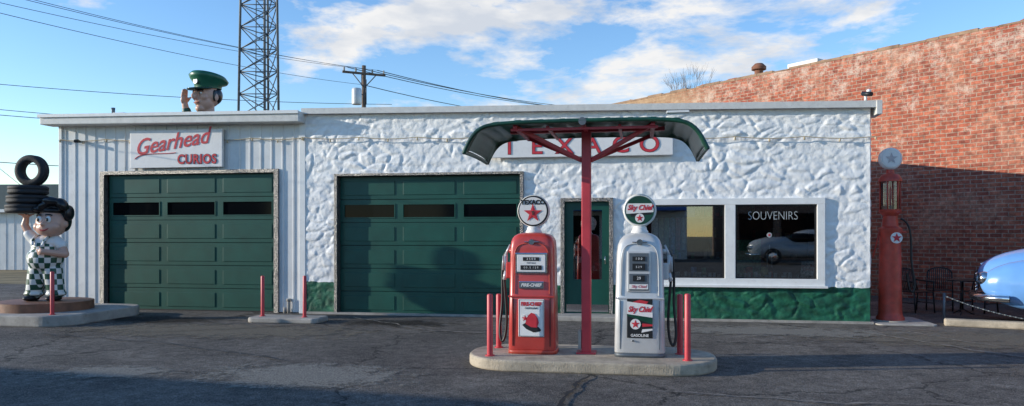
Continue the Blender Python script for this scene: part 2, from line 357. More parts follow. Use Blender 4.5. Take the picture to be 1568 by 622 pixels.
ribbon('crack_1',[(1.9,-5.9),(1.75,-7),(1.7,-8.6)],.06,CR,parent=cg,jit=.02)
ribbon('crack_2',[(-3.0,-.6),(-1,-2.3),(.2,-2.6)],.04,CL,parent=cg)
ribbon('crack_3',[(6.0,-1.4),(7.0,-3.2),(8.5,-5)],.04,CL,parent=cg)
ribbon('crack_4',[(6.7,-.9),(7.2,-2.2),(8.0,-3.4)],.035,CL,parent=cg)
ribbon('crack_5',[(3.4,-3.0),(5.3,-2.6),(7.8,-2.2)],.03,CR,parent=cg)
ribbon('crack_6',[(-7,-3.8),(-4.5,-4.4),(-2,-5.5)],.03,CR,parent=cg)
ribbon('crack_7',[(2.4,-6.6),(4,-6.9),(7,-6.8)],.03,CL,parent=cg)
ribbon('crack_8',[(-8,-5.0),(-5,-3.1),(-3.6,-2.2)],.03,CR,parent=cg)
# ------------------------------------------------------------ metal garage
mg=group('metal_garage')
def ribbed(name,x0,x1,z0,z1,mat,parent,y=0.,step=.24):
    bm=bmesh.new(); prof=[(x0,0)]; x=x0+.06
    while x+.05<x1:
        prof+= [(x,0),(x+.012,-.016),(x+.036,-.016),(x+.048,0)]; x+=step
    prof.append((x1,0)); pr=None
    for px,py in prof:
        a=bm.verts.new((px,y+py,z0)); b_=bm.verts.new((px,y+py,z1))
        if pr: bm.faces.new((pr[0],a,b_,pr[1]))
        pr=(a,b_)
    return mk(name,bm,mat,parent)
ribbed('siding_left',-9.89,-8.94,0.02,3.95,METALW,mg)
ribbed('siding_top',-8.94,-4.86,2.96,3.95,METALW,mg)
ribbed('siding_right',-4.86,-4.40,.02,3.95,METALW,mg)
box('corner_trim',-4.40,-4.262,-.04,.1,0,3.9,WHITE,mg,.008)
box('corner_trim_left',-9.95,-9.87,-.035,.1,0,3.95,WHITE,mg,.008)
box('side_wall_left',-9.93,-9.88,.1,7,0,3.95,METALW,mg)
box('rear_wall',-9.9,-4.3,6.95,7,0,3.95,METALW,mg)
sbox('roof',-10.1,-4.26,0.05,7.1,(3.98,4.08),(3.92,4.02),TARROOF,mg)
sbox('roof_fascia',-10.14,-4.262,-.34,.04,(3.95,4.157),(3.87,4.085),FASCIA,mg,.015)
sbox('roof_fascia_lip',-10.17,-4.265,-.375,-.342,(4.10,4.165),(4.03,4.095),WHITE,mg)
def garage_door(x0,x1,zt,parent,nm,y=.07):
    rows=6; h=zt/rows; W=x1-x0
    box(nm+'_backing',x0,x1,y+.03,y+.06,0,zt,BLACK,parent)
    for r in range(rows):
        z0=r*h+.005; z1=(r+1)*h-.005
        if r!=4:
            box(nm+'_section_%d'%r,x0,x1,y,y+.03,z0,z1,GREEN,parent,.004)
            for c in range(3):
                a=x0+W*(c+.055)/3+.02; b_=x0+W*(c+.945)/3-.02
                o=box(nm+'_panel_%d_%d'%(r,c),a,b_,y-.012,y-.001,z0+.085,z1-.085,GREEN,parent,.011)
        else:
            wz0=z0+.10;wz1=z1-.10
            box(nm+'_win_rail_b',x0,x1,y,y+.03,z0,wz0,GREEN,parent); box(nm+'_win_rail_t',x0,x1,y,y+.03,wz1,z1,GREEN,parent)
            xs=[x0]
            for c in range(3):
                a=x0+W*(c+.06)/3+.02; b_=x0+W*(c+.94)/3-.02; xs+=[a,b_]
                box(nm+'_pane_%d'%c,a,b_,y+.012,y+.018,wz0,wz1,DGLASS,parent)
                for q in ((a-.02,b_+.02,wz0-.02,wz0),(a-.02,b_+.02,wz1,wz1+.02),(a-.02,a,wz0,wz1),(b_,b_+.02,wz0,wz1)):
                    box(nm+'_pane_trim',q[0],q[1],y-.012,y+.008,q[2],q[3],GREEN,parent)
            xs.append(x1)
            for i in range(0,8,2): box(nm+'_stile_%d'%i,xs[i],xs[i+1],y,y+.03,wz0,wz1,GREEN,parent)
    box(nm+'_bottom_seal',x0,x1,y-.01,y+.03,0,.03,BLACK,parent)
garage_door(-8.80,-4.95,2.88,mg,'garage_door')
def dframe(x0,x1,zt,w,parent,y0=-.05,y1=.10,mat=PLATE):
    box('door_frame_l',x0-w,x0,y0,y1,0,zt,mat,parent,.004); box('door_frame_r',x1,x1+w,y0,y1,0,zt,mat,parent,.004)
    box('door_frame_top',x0-w,x1+w,y0,y1,zt,zt+w*.75,mat,parent,.004)
dframe(-8.84,-4.95,2.885,.10,mg)
# ------------------------------------------------------------ stone station
st=group('stone_service_station')
XL,XR=-4.26,6.53
def hgt(x,z,seed=0.):
    w=noise.noise_vector(Vector((x*2.0,z*2.0,3.1+seed)))*.5
    p=Vector((x*3.0+w.x*1.6,z*5.3+w.y*1.7,seed))
    d,pts=noise.voronoi(p)
    e=min(1,(d[1]-d[0])/.24); e=e*e*(3-2*e)
    c=noise.cell_vector(pts[0]*7.3+Vector((.5,.5,.5)))
    c2=noise.cell_vector(pts[0]*3.1+Vector((9.5,.5,.5)))
    tilt=(p.x-pts[0].x)*(c.x-.45)*.055+(p.y-pts[0].y)*(c.y-.5)*.05
    rg=noise.ridged_multi_fractal(Vector((x*2.8+w.x,z*3.6,seed+9)),.9,2.2,4,1.0,2.0)
    f=noise.fractal(Vector((x*9,z*10,seed)),.9,2.,4)
    msk=.30+.65*min(1,max(0,(noise.noise(Vector((x*.8,z*.9,seed+2)))+.35)*1.6))
    return .012+(.009*e+.019*c2.z*e+tilt*e)*msk+.008*rg+.008*f
def coords(keys,step):
    out=[]
    for a,b_ in zip(keys,keys[1:]):
        n=max(1,int(round((b_-a)/step)))
        out+=[a+(b_-a)*i/n for i in range(n)]
    return out+[keys[-1]]
openings=[(-3.62,.21,-1,2.82),(.97,1.94,-1,2.25),(2.36,5.76,.65,2.28)]
xs=coords([XL,-3.62,.21,.97,1.94,2.36,5.76,XR],.024); zs=coords([0,.65,2.25,2.28,2.82,4.06],.024)
def ztop(x): return 4.06-.0157*(x-XL)
bm=bmesh.new(); g=[]
for z in zs:
    row=[]
    for x in xs:
        zz=z if z<3.4 else 3.4+(z-3.4)*(ztop(x)-3.4)/.66
        h=hgt(x,z)
        k=min(1,(XR-x)/.06)
        h=h*k+.03*(1-k)
        row.append(bm.verts.new((x+(noise.noise(Vector((x*5,z*5,7)))*.012 if XL<x<XR else 0),-h,zz)))
    g.append(row)
for j in range(len(zs)-1):
    cz=(zs[j]+zs[j+1])/2
    for i in range(len(xs)-1):
        cx=(xs[i]+xs[i+1])/2
        if any(o[0]<cx<o[1] and o[2]<cz<o[3] for o in openings): continue
        bm.faces.new((g[j][i],g[j][i+1],g[j+1][i+1],g[j+1][i]))
mk('front_wall',bm,STONE,st,True)
bm=bmesh.new(); g=[]; ys=coords([-.03,7],.045); zs2=coords([0,3.89],.045)
for z in zs2:
    row=[]
    for y in ys:
        h=hgt(y+30,z,4); k=min(1,(y+.03)/.06); h=h*k
        row.append(bm.verts.new((XR+h,y,z)))
    g.append(row)
for j in range(len(zs2)-1):
    for i in range(len(ys)-1): bm.faces.new((g[j][i],g[j][i+1],g[j+1][i+1],g[j+1][i]))
mk('side_wall',bm,STONE,st,True)
box('rear_wall',XL,XR,6.9,7,0,3.9,STONE,st)
box('left_wall',-4.255,-4.2,.12,6.9,0,4.05,WHITE,st)
sbox('roof',XL,XR-.01,.05,6.95,(3.8,3.9),(3.65,3.75),TARROOF,st)
sbox('coping_front',-4.30,6.66,-.13,.22,(4.075,4.155),(3.90,3.985),FASCIA,st,.01)
sbox('coping_lip',-4.30,6.665,-.155,-.132,(4.05,4.165),(3.875,3.995),FASCIA,st)
box('coping_side',6.42,6.66,.222,7.05,3.885,3.98,FASCIA,st,.01)
box('cap_flashing_end',6.60,6.70,-.17,.3,3.75,4.0,FASCIA,st,.01)
box('wall_footing',XL,XR+.05,-.10,-.02,0.004,.045,CONC2,st)
garage_door(-3.56,.17,2.78,st,'garage_door',.08)
dframe(-3.56,.17,2.785,.065,st,-.09,.12)
# entry door
ds=.10
box('door_step',.85,2.1,-.55,.1,0.0,ds,CONC2,st,.02)
for q in ((.955,1.03,ds,2.24),(1.88,1.955,ds,2.24)): box('entry_frame',q[0],q[1],-.08,.12,q[2],q[3],PLATE,st,.005)
box('entry_frame_top',.955,1.955,-.08,.12,2.24,2.31,PLATE,st,.005)
for q in ((1.03,1.19,ds,2.24),(1.74,1.88,ds,2.24),(1.19,1.74,ds,.75),(1.19,1.74,2.08,2.24)): box('entry_door_part',q[0],q[1],.02,.06,q[2],q[3],GREEN,st)
box('entry_glass',1.19,1.74,.038,.044,.75,2.08,GLASS,st)
box('kick_plate',1.06,1.86,.012,.019,ds+.03,ds+.17,CHROME,st)
bars('door_handle',[((1.80,-.03,1.05),(1.80,-.03,1.2),.01),((1.80,.02,1.06),(1.80,-.03,1.06),.008),((1.80,.02,1.19),(1.80,-.03,1.19),.008)],CHROME,st)
POST=M('poster_red',(.45,.04,.05),.6,var=.7,scale=25); PW=M('poster_white',(.55,.53,.5),.6,var=.6,scale=25); PY=M('poster_tan',(.4,.25,.1),.6,var=.5,scale=15)
for i in range(16):
    x=random.uniform(1.20,1.62); z=random.uniform(.78,1.95); w=random.uniform(.05,.12); h=random.uniform(.05,.13)
    box('door_sticker_%d'%i,x,min(x+w,1.73),.046,.048+.001*i,z,z+h,[POST,PW,PY,PW][i%4],st)
# shop window
wx0,wx1,wz0,wz1=2.38,5.757,.65,2.277
fr=[(wx0,wx1,wz0,.80),(wx0,wx1,2.16,wz1),(wx0,2.50,.80,2.16),(4.0,4.19,.80,2.16),(5.62,wx1,.80,2.16)]
for i,q in enumerate(fr): box('window_frame_%d'%i,q[0],q[1],-.085,.06,q[2],q[3],WHITE,st,.006)
box('window_sill',wx0-.03,wx1+.04,-.13,-.083,wz0-.015,wz0+.03,WHITE,st,.006)
for i,(a,b_) in enumerate(((2.50,4.0),(4.19,5.62))): 
    box('window_glass_%d'%i,a,b_,0,.006,.80,2.16,GLASS,st)
    for q in ((a,b_,.80,.825),(a,b_,2.135,2.16),(a,a+.025,.825,2.135),(b_-.025,b_,.825,2.135)): box('window_bead',q[0],q[1],-.03,-.002,q[2],q[3],BLACK,st)
LETG=M('window_letter_paint',(.42,.45,.45),.5)
text('window_lettering','SOUVENIRS',4.86,-.006,1.95,.225,LETG,st,ext=.001,sx=.76,bold=-.004)
# interior
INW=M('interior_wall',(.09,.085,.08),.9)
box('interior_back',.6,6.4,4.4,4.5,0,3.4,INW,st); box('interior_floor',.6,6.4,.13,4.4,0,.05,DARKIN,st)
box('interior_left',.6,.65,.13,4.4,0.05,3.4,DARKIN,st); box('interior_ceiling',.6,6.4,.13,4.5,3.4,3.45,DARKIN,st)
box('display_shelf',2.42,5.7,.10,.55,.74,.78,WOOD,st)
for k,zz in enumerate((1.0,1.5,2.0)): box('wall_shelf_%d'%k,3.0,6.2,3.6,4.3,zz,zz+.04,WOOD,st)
bm=bmesh.new()
for i in range(34):
    x=2.55+i*.093+random.uniform(-.02,.02); y=random.uniform(.14,.4)
    if 3.98<x<4.2: continue
    h=random.uniform(.07,.13); addcyl(bm,(x,y,.782),(x,y,.782+h),random.uniform(.025,.04),seg=12)
mk('mugs',bm,SWHITE,st)
cols=[M('item_%d'%i,c,.5,var=.5,scale=20) for i,c in enumerate(((.5,.06,.05),(.6,.5,.2),(.15,.3,.5),(.7,.7,.7),(.1,.35,.18)))]
for i in range(60):
    x=random.uniform(2.6,6.0); k=random.choice((1.04,1.54,2.04,.78)); y=random.uniform(3.65,4.1) if k!=.78 else random.uniform(.25,.5)
    h=random.uniform(.08,.3) if k!=.78 else random.uniform(.1,.28)
    if k==.78 and x>5.5: continue
    box('souvenir_%d'%i,x,x+random.uniform(.04,.14),y,y+.06,k+.004,k+h,cols[i%5],st)
for i in range(7): box('hanging_shirt_%d'%i,2.62+i*.11,2.70+i*.11,.9,1.2,1.3,1.95,cols[(i*3)%5],st,.02)
box('display_rack',4.4,4.9,1.6,1.9,.05,1.5,cols[4],st)
box('window_poster',5.36,5.60,.012,.016,.86,1.12,PW,st)
text('window_poster_text','HOURS\nOPEN',5.48,.008,1.0,.07,SIGNRED,st,ext=.001)
box('window_sign_blue',3.28,3.47,.012,.016,1.94,2.10,SKYBLUE,st)
disc('window_badge',(4.8,.0,1.6),.045,.004,LETG,st); star('window_badge_star',(4.8,-.007,1.6),.035,SIGNRED,st)
bars('neon_bottle',[((4.78,.1,1.0),(4.78,.1,1.25),.012),((4.86,.1,1.0),(4.86,.1,1.25),.012),((4.82,.1,1.3),(4.82,.1,1.42),.012)],LETG,st)
# signs
ss=group('station_wall_sign')
box('board',-.45,3.06,-.17,-.10,3.09,3.50,SIGNW,ss,.008)
for i,c in enumerate('TEXACO'): 
    text('letter_outline_%d'%i,c,-.02+i*.53,-.172,3.285,.43,BLACK,ss,bold=.010,ext=.003,sx=1.1)
    text('letter_%d'%i,c,-.02+i*.53,-.178,3.285,.43,SIGNRED,ss,bold=.003,ext=.003,sx=1.1)
gs=group('shop_sign')
box('board',-8.17,-6.05,-.12,-.05,3.01,3.80,SIGNW,gs,.01)
text('word_script','Gearhead',-7.22,-.125,3.535,.47,SIGNRED,gs,shear=.45,bold=.004,ext=.004,rot=R(-8),sx=.92)
text('word_block_outline','CURIOS',-6.62,-.1235,3.17,.27,BLACK,gs,bold=.012,ext=.003,sx=.88,spacing=1.08)
text('word_block','CURIOS',-6.62,-.129,3.17,.27,SIGNRED,gs,bold=.006,ext=.004,sx=.88,spacing=1.08)
tube('script_flourish',[(-8.05,-.127,3.2),(-7.9,-.127,3.36),(-7.5,-.127,3.28),(-7.1,-.127,3.32)],.008,SIGNRED,gs)
# string lights
sl=group('string_lights')
for (xa,za,xb,zb,n) in ((-9.9,3.66,-4.3,3.58,5),(-4.3,3.58,6.6,3.36,9)):
    pts=[]
    for i in range(n+1):
        f=i/n; 
        for k in range(4):
            ff=f+k/(4*n)
            if ff>1: break
            s=math.sin(k/4*math.pi)*.035
            pts.append((xa+(xb-xa)*ff,-.115 if xa>-5 else -.05,za+(zb-za)*ff-s))
    tube('cable',pts,.009,AMBER,sl,False)
    bm=bmesh.new()
    for p in pts[::2]: addell(bm,(p[0],p[1],p[2]-.03),(.018,.018,.034),u=8,v=6)
    mk('bulbs',bm,AMBER,sl,True)
ou=group('utility_stub'); bars('pipes',[((-4.62,-.05,0),(-4.62,-.05,.25),.035),((-4.70,-.06,0),(-4.70,-.06,.12),.03),((-4.62,-.05,.25),(-4.62,-.05,.30),.045)],CONC2,ou,12)
sc=group('security_camera'); cyl('body',(-9.45,-.05,3.62),(-9.4,-.2,3.60),.035,BLACK,sc); cyl('mount',(-9.45,0,3.62),(-9.45,-.08,3.62),.02,BLACK,sc)
sc=group('security_camera'); cyl('body',(6.50,-.22,4.1),(6.40,-.05,4.14),.04,BLACK,sc); cyl('mount',(6.45,-.05,3.99),(6.45,-.05,4.12),.025,WHITE,sc); ell('dome',(6.5,-.06,4.18),(.04,.04,.04),WHITE,sc)
# ------------------------------------------------------------ island + canopy + pumps
def roundslab(name,x0,x1,y0,y1,r,z0,z1,mat,bevel=.03):
    bm=bmesh.new(); vs=[]
    for cx,cy,a0 in ((x1-r,y0+r,-90),(x1-r,y1-r,0),(x0+r,y1-r,90),(x0+r,y0+r,180)):
        for i in range(13):
            a=R(a0+i*7.5); vs.append(bm.verts.new((cx+r*math.cos(a),cy+r*math.sin(a),z0)))
    f=bm.faces.new(vs); e=bmesh.ops.extrude_face_region(bm,geom=[f])
    for v in e['geom']:
        if isinstance(v,bmesh.types.BMVert): v.co.z=z1
    bmesh.ops.recalc_face_normals(bm,faces=bm.faces)
    o=mk(name,bm,mat); bev(o,bevel,3); return o
roundslab('pump_island',.35,3.36,-5.78,-4.38,.62,0,.14,CONC)
roundslab('concrete_curb_island',-4.62,-3.25,-1.75,-1.15,.12,0,.10,CONC2)
roundslab('statue_slab',-14,-7.35,-3.0,-.6,.5,0,.20,CONC2)
def bollard(x,y,z,h,r=.033):
    g=group('bollard',(x,y,z)); 
    lathe('pipe',[(0,0),(r,0),(r,h-.02),(r*.8,h-.005),(0,h)],POSTRED,g,seg=16)
    lathe('base_flange',[(0,0),(r*1.6,0),(r*1.6,.012),(r*1.05,.014),(0,.015)],POSTRED,g,seg=16); return g
bollard(.664,-5.5,.14,.75,.036); bollard(.648,-4.83,.14,.70,.036); bollard(2.936,-4.985,.14,.74,.036); bollard(3.0,-5.45,.14,.78,.036)
bollard(-4.43,-1.48,.10,.75); bollard(-3.58,-1.53,.10,.76); bollard(-7.73,-2.75,.20,.76)

pc=group('pump_canopy',(1.8,-5.09,.14))
box('post',-.058,.058,-.058,.058,0,2.76,POSTRED,pc,.012)
box('post_base_plate',-.12,.12,-.12,.12,0,.02,POSTRED,pc,.004)
half=[(0,2.835),(.4,2.832),(.8,2.828),(1.08,2.81),(1.20,2.78),(1.28,2.71),(1.34,2.62),(1.385,2.53),(1.40,2.48)]
prof=[(-x,z) for x,z in half[::-1]]+half[1:]
def profpt(prof,n=64):
    L=[0]
    for a,b_ in zip(prof,prof[1:]): L.append(L[-1]+math.dist(a,b_))
    out=[]
    for i in range(n+1):
        s=L[-1]*i/n; k=0
        while k<len(L)-2 and L[k+1]<s: k+=1
        f=(s-L[k])/(L[k+1]-L[k]); out.append((prof[k][0]+(prof[k+1][0]-prof[k][0])*f,prof[k][1]+(prof[k+1][1]-prof[k][1])*f))
    return out
pp=profpt(prof,72)
bm=bmesh.new(); yy=[-.66+1.36*i/10 for i in range(11)]; gr=[]
for y in yy:
    row=[]
    for i,(x,z) in enumerate(pp):
        rib=.014 if (i%6 in (0,1)) else 0
        e=abs((y-.02)/.68); dz=-.04*e**4
        row.append(bm.verts.new((x,y,z+dz+rib)))
    gr.append(row)
for a,b_ in zip(gr,gr[1:]):
    for i in range(len(pp)-1): bm.faces.new((a[i],a[i+1],b_[i+1],b_[i]))
o=mk('canopy_shell',bm,CGREEN,pc,True); sd=o.modifiers.new('s','SOLIDIFY'); sd.thickness=.035
for yy_ in (-.665,.705):
    tube('canopy_rim',[(x,yy_,z-.055) for x,z in pp[::3]],.026,CGREEN,pc)
for sx in (-1,1): tube('canopy_end_rim',[(sx*1.40,-.66,2.44),(sx*1.42,.0,2.48),(sx*1.40,.70,2.44)],.026,CGREEN,pc)
def beam(name,a,b_,w,h,mat,parent):
    a=Vector(a);b_=Vector(b_);d=(b_-a).normalized(); s=d.cross(Vector((0,0,1))).normalized()*w/2; u=s.cross(d).normalized()*h/2
    return hexa(name,[a-s-u,a+s-u,b_+s-u,b_-s-u,a-s+u,a+s+u,b_+s+u,b_-s+u],mat,parent,.004)
beam('ridge_beam',(-.95,0,2.755),(.95,0,2.755),.07,.05,POSTRED,pc)
for sx in (-1,1):
    for sy in (-.50,.50):
        beam('brace',(sx*.05,0,2.38),(sx*.80,sy,2.74),.05,.045,POSTRED,pc)
    beam('cross_arm',(sx*.80,-.60,2.735),(sx*.80,.62,2.735),.05,.045,POSTRED,pc)
    beam('cross_arm_outer',(sx*.42,-.55,2.73),(sx*.42,.6,2.73),.035,.03,POSTRED,pc)
beam('center_cross',(0,-.62,2.75),(0,.62,2.75),.05,.04,POSTRED,pc)
beam('edge_beam',(-.86,-.54,2.705),(.86,-.54,2.705),.03,.03,POSTRED,pc)
cyl('junction_box',(0,-.62,2.77),(0,-.69,2.77),.045,GALV,pc)
box('conduit_box',-.10,-.062,-.05,.05,.05,.28,CONC2,pc,.005)
box('end_lamp',.95,1.2,-.70,-.62,2.835,2.86,WHITE,pc,.005)

def gas_pump(x,y,z,paint,kind,side):
    g=group('gas_pump',(x,y,z))
    def ring(hw,hd,zz,n=56,p=5.):
        o=[]
        for i in range(n):
            a=2*math.pi*i/n; c=math.cos(a);s=math.sin(a)
            o.append((hw*math.copysign(abs(c)**(2/p),c),hd*math.copysign(abs(s)**(2/p),s),zz))
        return o
    if kind=='red': sec=[(.05,.292,.215,7),(.06,.297,.22,7),(.70,.287,.212,7),(.71,.285,.208,7),(1.18,.277,.205,7),(1.30,.275,.202,7),(1.38,.268,.195,6),(1.42,.255,.187,5),(1.45,.232,.172,4.5),(1.475,.19,.145,4),(1.488,.13,.11,3),(1.492,.05,.05,2)]
    else: sec=[(.05,.297,.22,7),(.06,.302,.225,7),(.70,.292,.215,7),(.71,.290,.212,7),(1.10,.28,.207,7),(1.25,.275,.203,6),(1.34,.262,.196,5),(1.40,.238,.18,4.5),(1.445,.20,.158,4),(1.475,.145,.12,3),(1.488,.10,.09,2.5),(1.492,.05,.05,2)]
    bm=bmesh.new(); rs=[]
    for zz,hw,hd,p in sec: rs.append([bm.verts.new(q) for q in ring(hw,hd,zz,p=p)])
    for a,b_ in zip(rs,rs[1:]):
        for i in range(56): bm.faces.new((a[i],a[(i+1)%56],b_[(i+1)%56],b_[i]))
    bm.faces.new(rs[0][::-1]); bm.faces.new(rs[-1])
    bmesh.ops.recalc_face_normals(bm,faces=bm.faces)
    o=mk('body',bm,paint,g,True)
    bm=bmesh.new(); a=[bm.verts.new(q) for q in ring(.305,.23,0)]; b_=[bm.verts.new(q) for q in ring(.30,.225,.05)]
    for i in range(56): bm.faces.new((a[i],a[(i+1)%56],b_[(i+1)%56],b_[i]))
    bm.faces.new(a[::-1]); bm.faces.new(b_); mk('plinth',bm,GALV if kind!='red' else OLDRED,g,True)
    F=-.212
    for q in ((-.235,-.228,.10,.68),(.228,.235,.10,.68)): box('door_seam',q[0],q[1],F-.012,F+.02,q[2],q[3],BLACK if kind=='red' else GALV,g)
    box('belt_molding',-.287,.287,F-.012,F+.02,.695,.715,paint,g,.004)
    tube('face_trim',[(-.225,F-.004,.74),(-.222,F-.004,1.1),(-.215,F+.002,1.28),(-.14,F+.012,1.355),(0,F+.014,1.36),(.14,F+.012,1.355),(.215,F+.002,1.28),(.222,F-.004,1.1),(.225,F-.004,.74)],.007,paint if kind!='red' else OLDRED,g)
    disc('emblem',(0,F+.02,1.375),.035,.03,CHROME,g,20); box('emblem_wings',-.09,.09,F-.004,F+.02,1.37,1.382,CHROME,g,.003)
    if kind=='red':
        box('meter_bezel',-.20,.20,F-.022,F+.02,.985,1.245,CHROME,g,.012)
        box('meter_face',-.175,.175,F-.028,F-.021,1.01,1.22,SIGNW,g,.004)
        box('readout_sale',-.10,.10,F-.034,F-.027,1.145,1.19,BLACK,g); box('readout_gallons',-.13,.13,F-.034,F-.027,1.035,1.09,BLACK,g)
        text('sale_digits','3 5 0 0',0,F-.036,1.167,.04,SIGNW,g,ext=.0005); text('gal_digits','0 0 . 5  1 2 9',0,F-.036,1.062,.035,SIGNW,g,ext=.0005)
        text('meter_label','THIS SALE',0,F-.030,1.118,.026,BLACK,g,ext=.0005)
        box('name_plate',-.155,.155,F-.018,F+.02,.80,.895,CHROME,g,.01); box('name_plate_face',-.14,.14,F-.023,F-.017,.812,.883,GALV,g,.003)
        text('name_text','FIRE-CHIEF',0,F-.026,.847,.052,SIGNW,g,shear=.2,bold=.002,ext=.001)
        box('sign_plate',-.158,.158,F-.022,F+.02,.215,.675,WHITE,g,.005)
        for q in ((-.15,.15,.222,.226),(-.15,.15,.664,.668),(-.15,-.146,.226,.664),(.146,.15,.226,.664)): box('plate_border',q[0],q[1],F-.024,F-.021,q[2],q[3],BLACK,g)
        text('plate_title','FIRE-CHIEF',0,F-.026,.615,.062,SIGNRED,g,bold=.003,ext=.001,sx=.86); text('plate_sub','GASOLINE',0,F-.026,.565,.034,BLACK,g,ext=.001)
        quadxz('helmet_brim',[(-.11,.36),(-.06,.31),(.03,.27),(.11,.285),(.125,.30),(.10,.33),(.05,.36),(-.05,.40)],F-.027,BLACK,g)
        quadxz('helmet',[(-.07,.375),(.0,.335),(.075,.33),(.095,.39),(.08,.45),(.04,.50),(.0,.51),(-.04,.475),(-.06,.43)],F-.030,SIGNRED,g)
        disc('badge',(-.075,F-.022,.44),.048,.006,SIGNW,g,24); star('badge_star',(-.075,F-.030,.44),.042,SIGNRED,g)
    else:
        box('meter_bezel',-.15,.13,F-.022,F+.02,.78,1.27,paint,g,.014); 
        box('meter_face',-.125,.105,F-.028,F-.021,1.03,1.245,GALV,g,.004)
        box('readout_sale',-.085,.065,F-.034,F-.027,1.15,1.205,BLACK,g); box('readout_gallons',-.085,.065,F-.034,F-.027,1.045,1.12,BLACK,g)
        text('sale_digits','1 0 0',-.01,F-.036,1.178,.04,SIGNW,g,ext=.0005); text('gal_digits','5 2 9',-.01,F-.036,1.08,.035,SIGNW,g,ext=.0005)
        box('meter_lower',-.125,.105,F-.028,F-.021,.80,1.0,GALV,g,.004)
        box('name_face',-.12,.10,F-.034,F-.027,.815,.875,SIGNW,g,.003); text('name_text','Sky Chief',-.01,F-.036,.847,.045,SIGNRED,g,shear=.3,ext=.001)
        box('price_face',-.08,.06,F-.034,F-.027,.91,.98,BLACK,g); text('price','29',-.01,F-.036,.945,.05,SIGNW,g,ext=.001)
        box('sign_plate',-.15,.15,F-.022,F+.02,.235,.70,BLACK,g,.005)
        quadxz('plate_green',[(-.15,.50),(.15,.40),(.15,.47),(-.15,.58)],F-.025,CGREEN,g)
        quadxz('plate_band',[(-.15,.52),(.15,.48),(.15,.63),(-.15,.67)],F-.027,SIGNW,g)
        quadxz('plate_red',[(-.03,.62),(-.08,.665),(0,.69),(.10,.67),(.08,.64)],F-.026,SIGNRED,g)
        text('plate_script','Sky Chief',0,F-.030,.575,.09,SIGNRED,g,shear=.35,bold=.003,ext=.001,sx=.8)
        disc('badge',(-.05,F-.022,.40),.062,.006,SIGNW,g,24); star('badge_star',(-.05,F-.030,.40),.055,SIGNRED,g)
        quadxz('stripe_a',[(.02,.30),(.15,.33),(.15,.35),(.03,.34)],F-.026,SIGNW,g); quadxz('stripe_b',[(.03,.37),(.15,.38),(.15,.40),(.03,.41)],F-.026,SIGNRED,g)
        text('plate_sub','GASOLINE',0,F-.026,.265,.045,SIGNW,g,bold=.001,ext=.001)
        cyl('knob',(-.08,F+.01,.20),(-.08,F-.03,.20),.012,CHROME,g)
    gz=1.76; gr=.20
    lathe('globe_collar',[(.0,1.475),(.10,1.475),(.105,1.50),(.085,1.53),(.085,1.55),(.06,1.575),(0,1.575)],SIGNW,g)
    lathe('globe_body',[(0,-.075),(gr*.80,-.07),(gr*.93,-.06),(gr,-.045),(gr,.045),(gr*.93,.06),(gr*.80,.07),(0,.075)],SWHITE,g,axis='Y',c=(0,0,gz),seg=48)
    rim=[(gr*.91*math.cos(2*math.pi*i/32),-.066,gz+gr*.91*math.sin(2*math.pi*i/32)) for i in range(32)]
    tube('globe_rim',rim,.010,SWHITE if kind!='red' else BLACK,g,cyc=True)
    if kind=='red':
        disc('globe_face',(0,-.074,gz),.172,.006,SIGNW,g)
        star('globe_star',(0,-.086,gz-.03),.12,SIGNRED,g)
        text('globe_text','TEXACO',0,-.084,gz+.105,.075,BLACK,g,bold=.004,ext=.001)
        text('globe_t','T',0,-.093,gz-.03,.06,CGREEN,g,bold=.003,ext=.001)
    else:
        disc('globe_face',(0,-.074,gz),.172,.006,CGREEN,g)
        a=[(.165*math.cos(R(t)),gz+.165*math.sin(R(t))) for t in (-8,5,20,30)]; b2=[(.165*math.cos(R(t)),gz+.165*math.sin(R(t))) for t in (150,165,180,195)]
        quadxz('globe_band',a+b2,-.0815,SIGNW,g)
        text('globe_text','Sky Chief',0,-.084,gz+.03,.085,SIGNRED,g,shear=.3,bold=.003,ext=.001,sx=.9)
        disc('globe_badge',(0,-.080,gz-.095),.055,.004,SIGNW,g,24); star('globe_star',(0,-.086,gz-.095),.048,SIGNRED,g)
        quadxz('globe_blk',[(-.12,gz-.04),(.13,gz-.02),(.15,gz-.05),(-.1,gz-.08)],-.0812,BLACK,g)
    s=side
    box('nozzle_boot',min(s*.27,s*.345),max(s*.27,s*.345),-.07,.07,.92,1.12,paint,g,.015)
    bars('nozzle',[((s*.35,-.03,1.00),(s*.35,-.02,1.22),.022),((s*.35,-.02,1.22),(s*.30,0,1.34),.018,.012),((s*.35,-.03,1.00),(s*.37,-.03,.90),.024),((s*.385,-.05,1.02),(s*.38,-.05,1.2),.008)],SILVER,g,12)
    cyl('hose_outlet',(s*.25,.08,1.26),(s*.32,.08,1.26),.03,paint,g)
    tube('hose',[(s*.32,.08,1.26),(s*.40,.08,1.27),(s*.42,.06,.95),(s*.40,.05,.6),(s*.45,.0,.25),(s*.40,-.03,.08),(s*.35,-.03,.2),(s*.33,-.03,.45),(s*.36,-.03,.75),(s*.37,-.03,.90)],.017,HOSE,g)
    return g
gas_pump(1.141,-5.08,.14,RED,'red',-1)
gas_pump(2.45,-5.12,.14,SILVER,'sky',1)

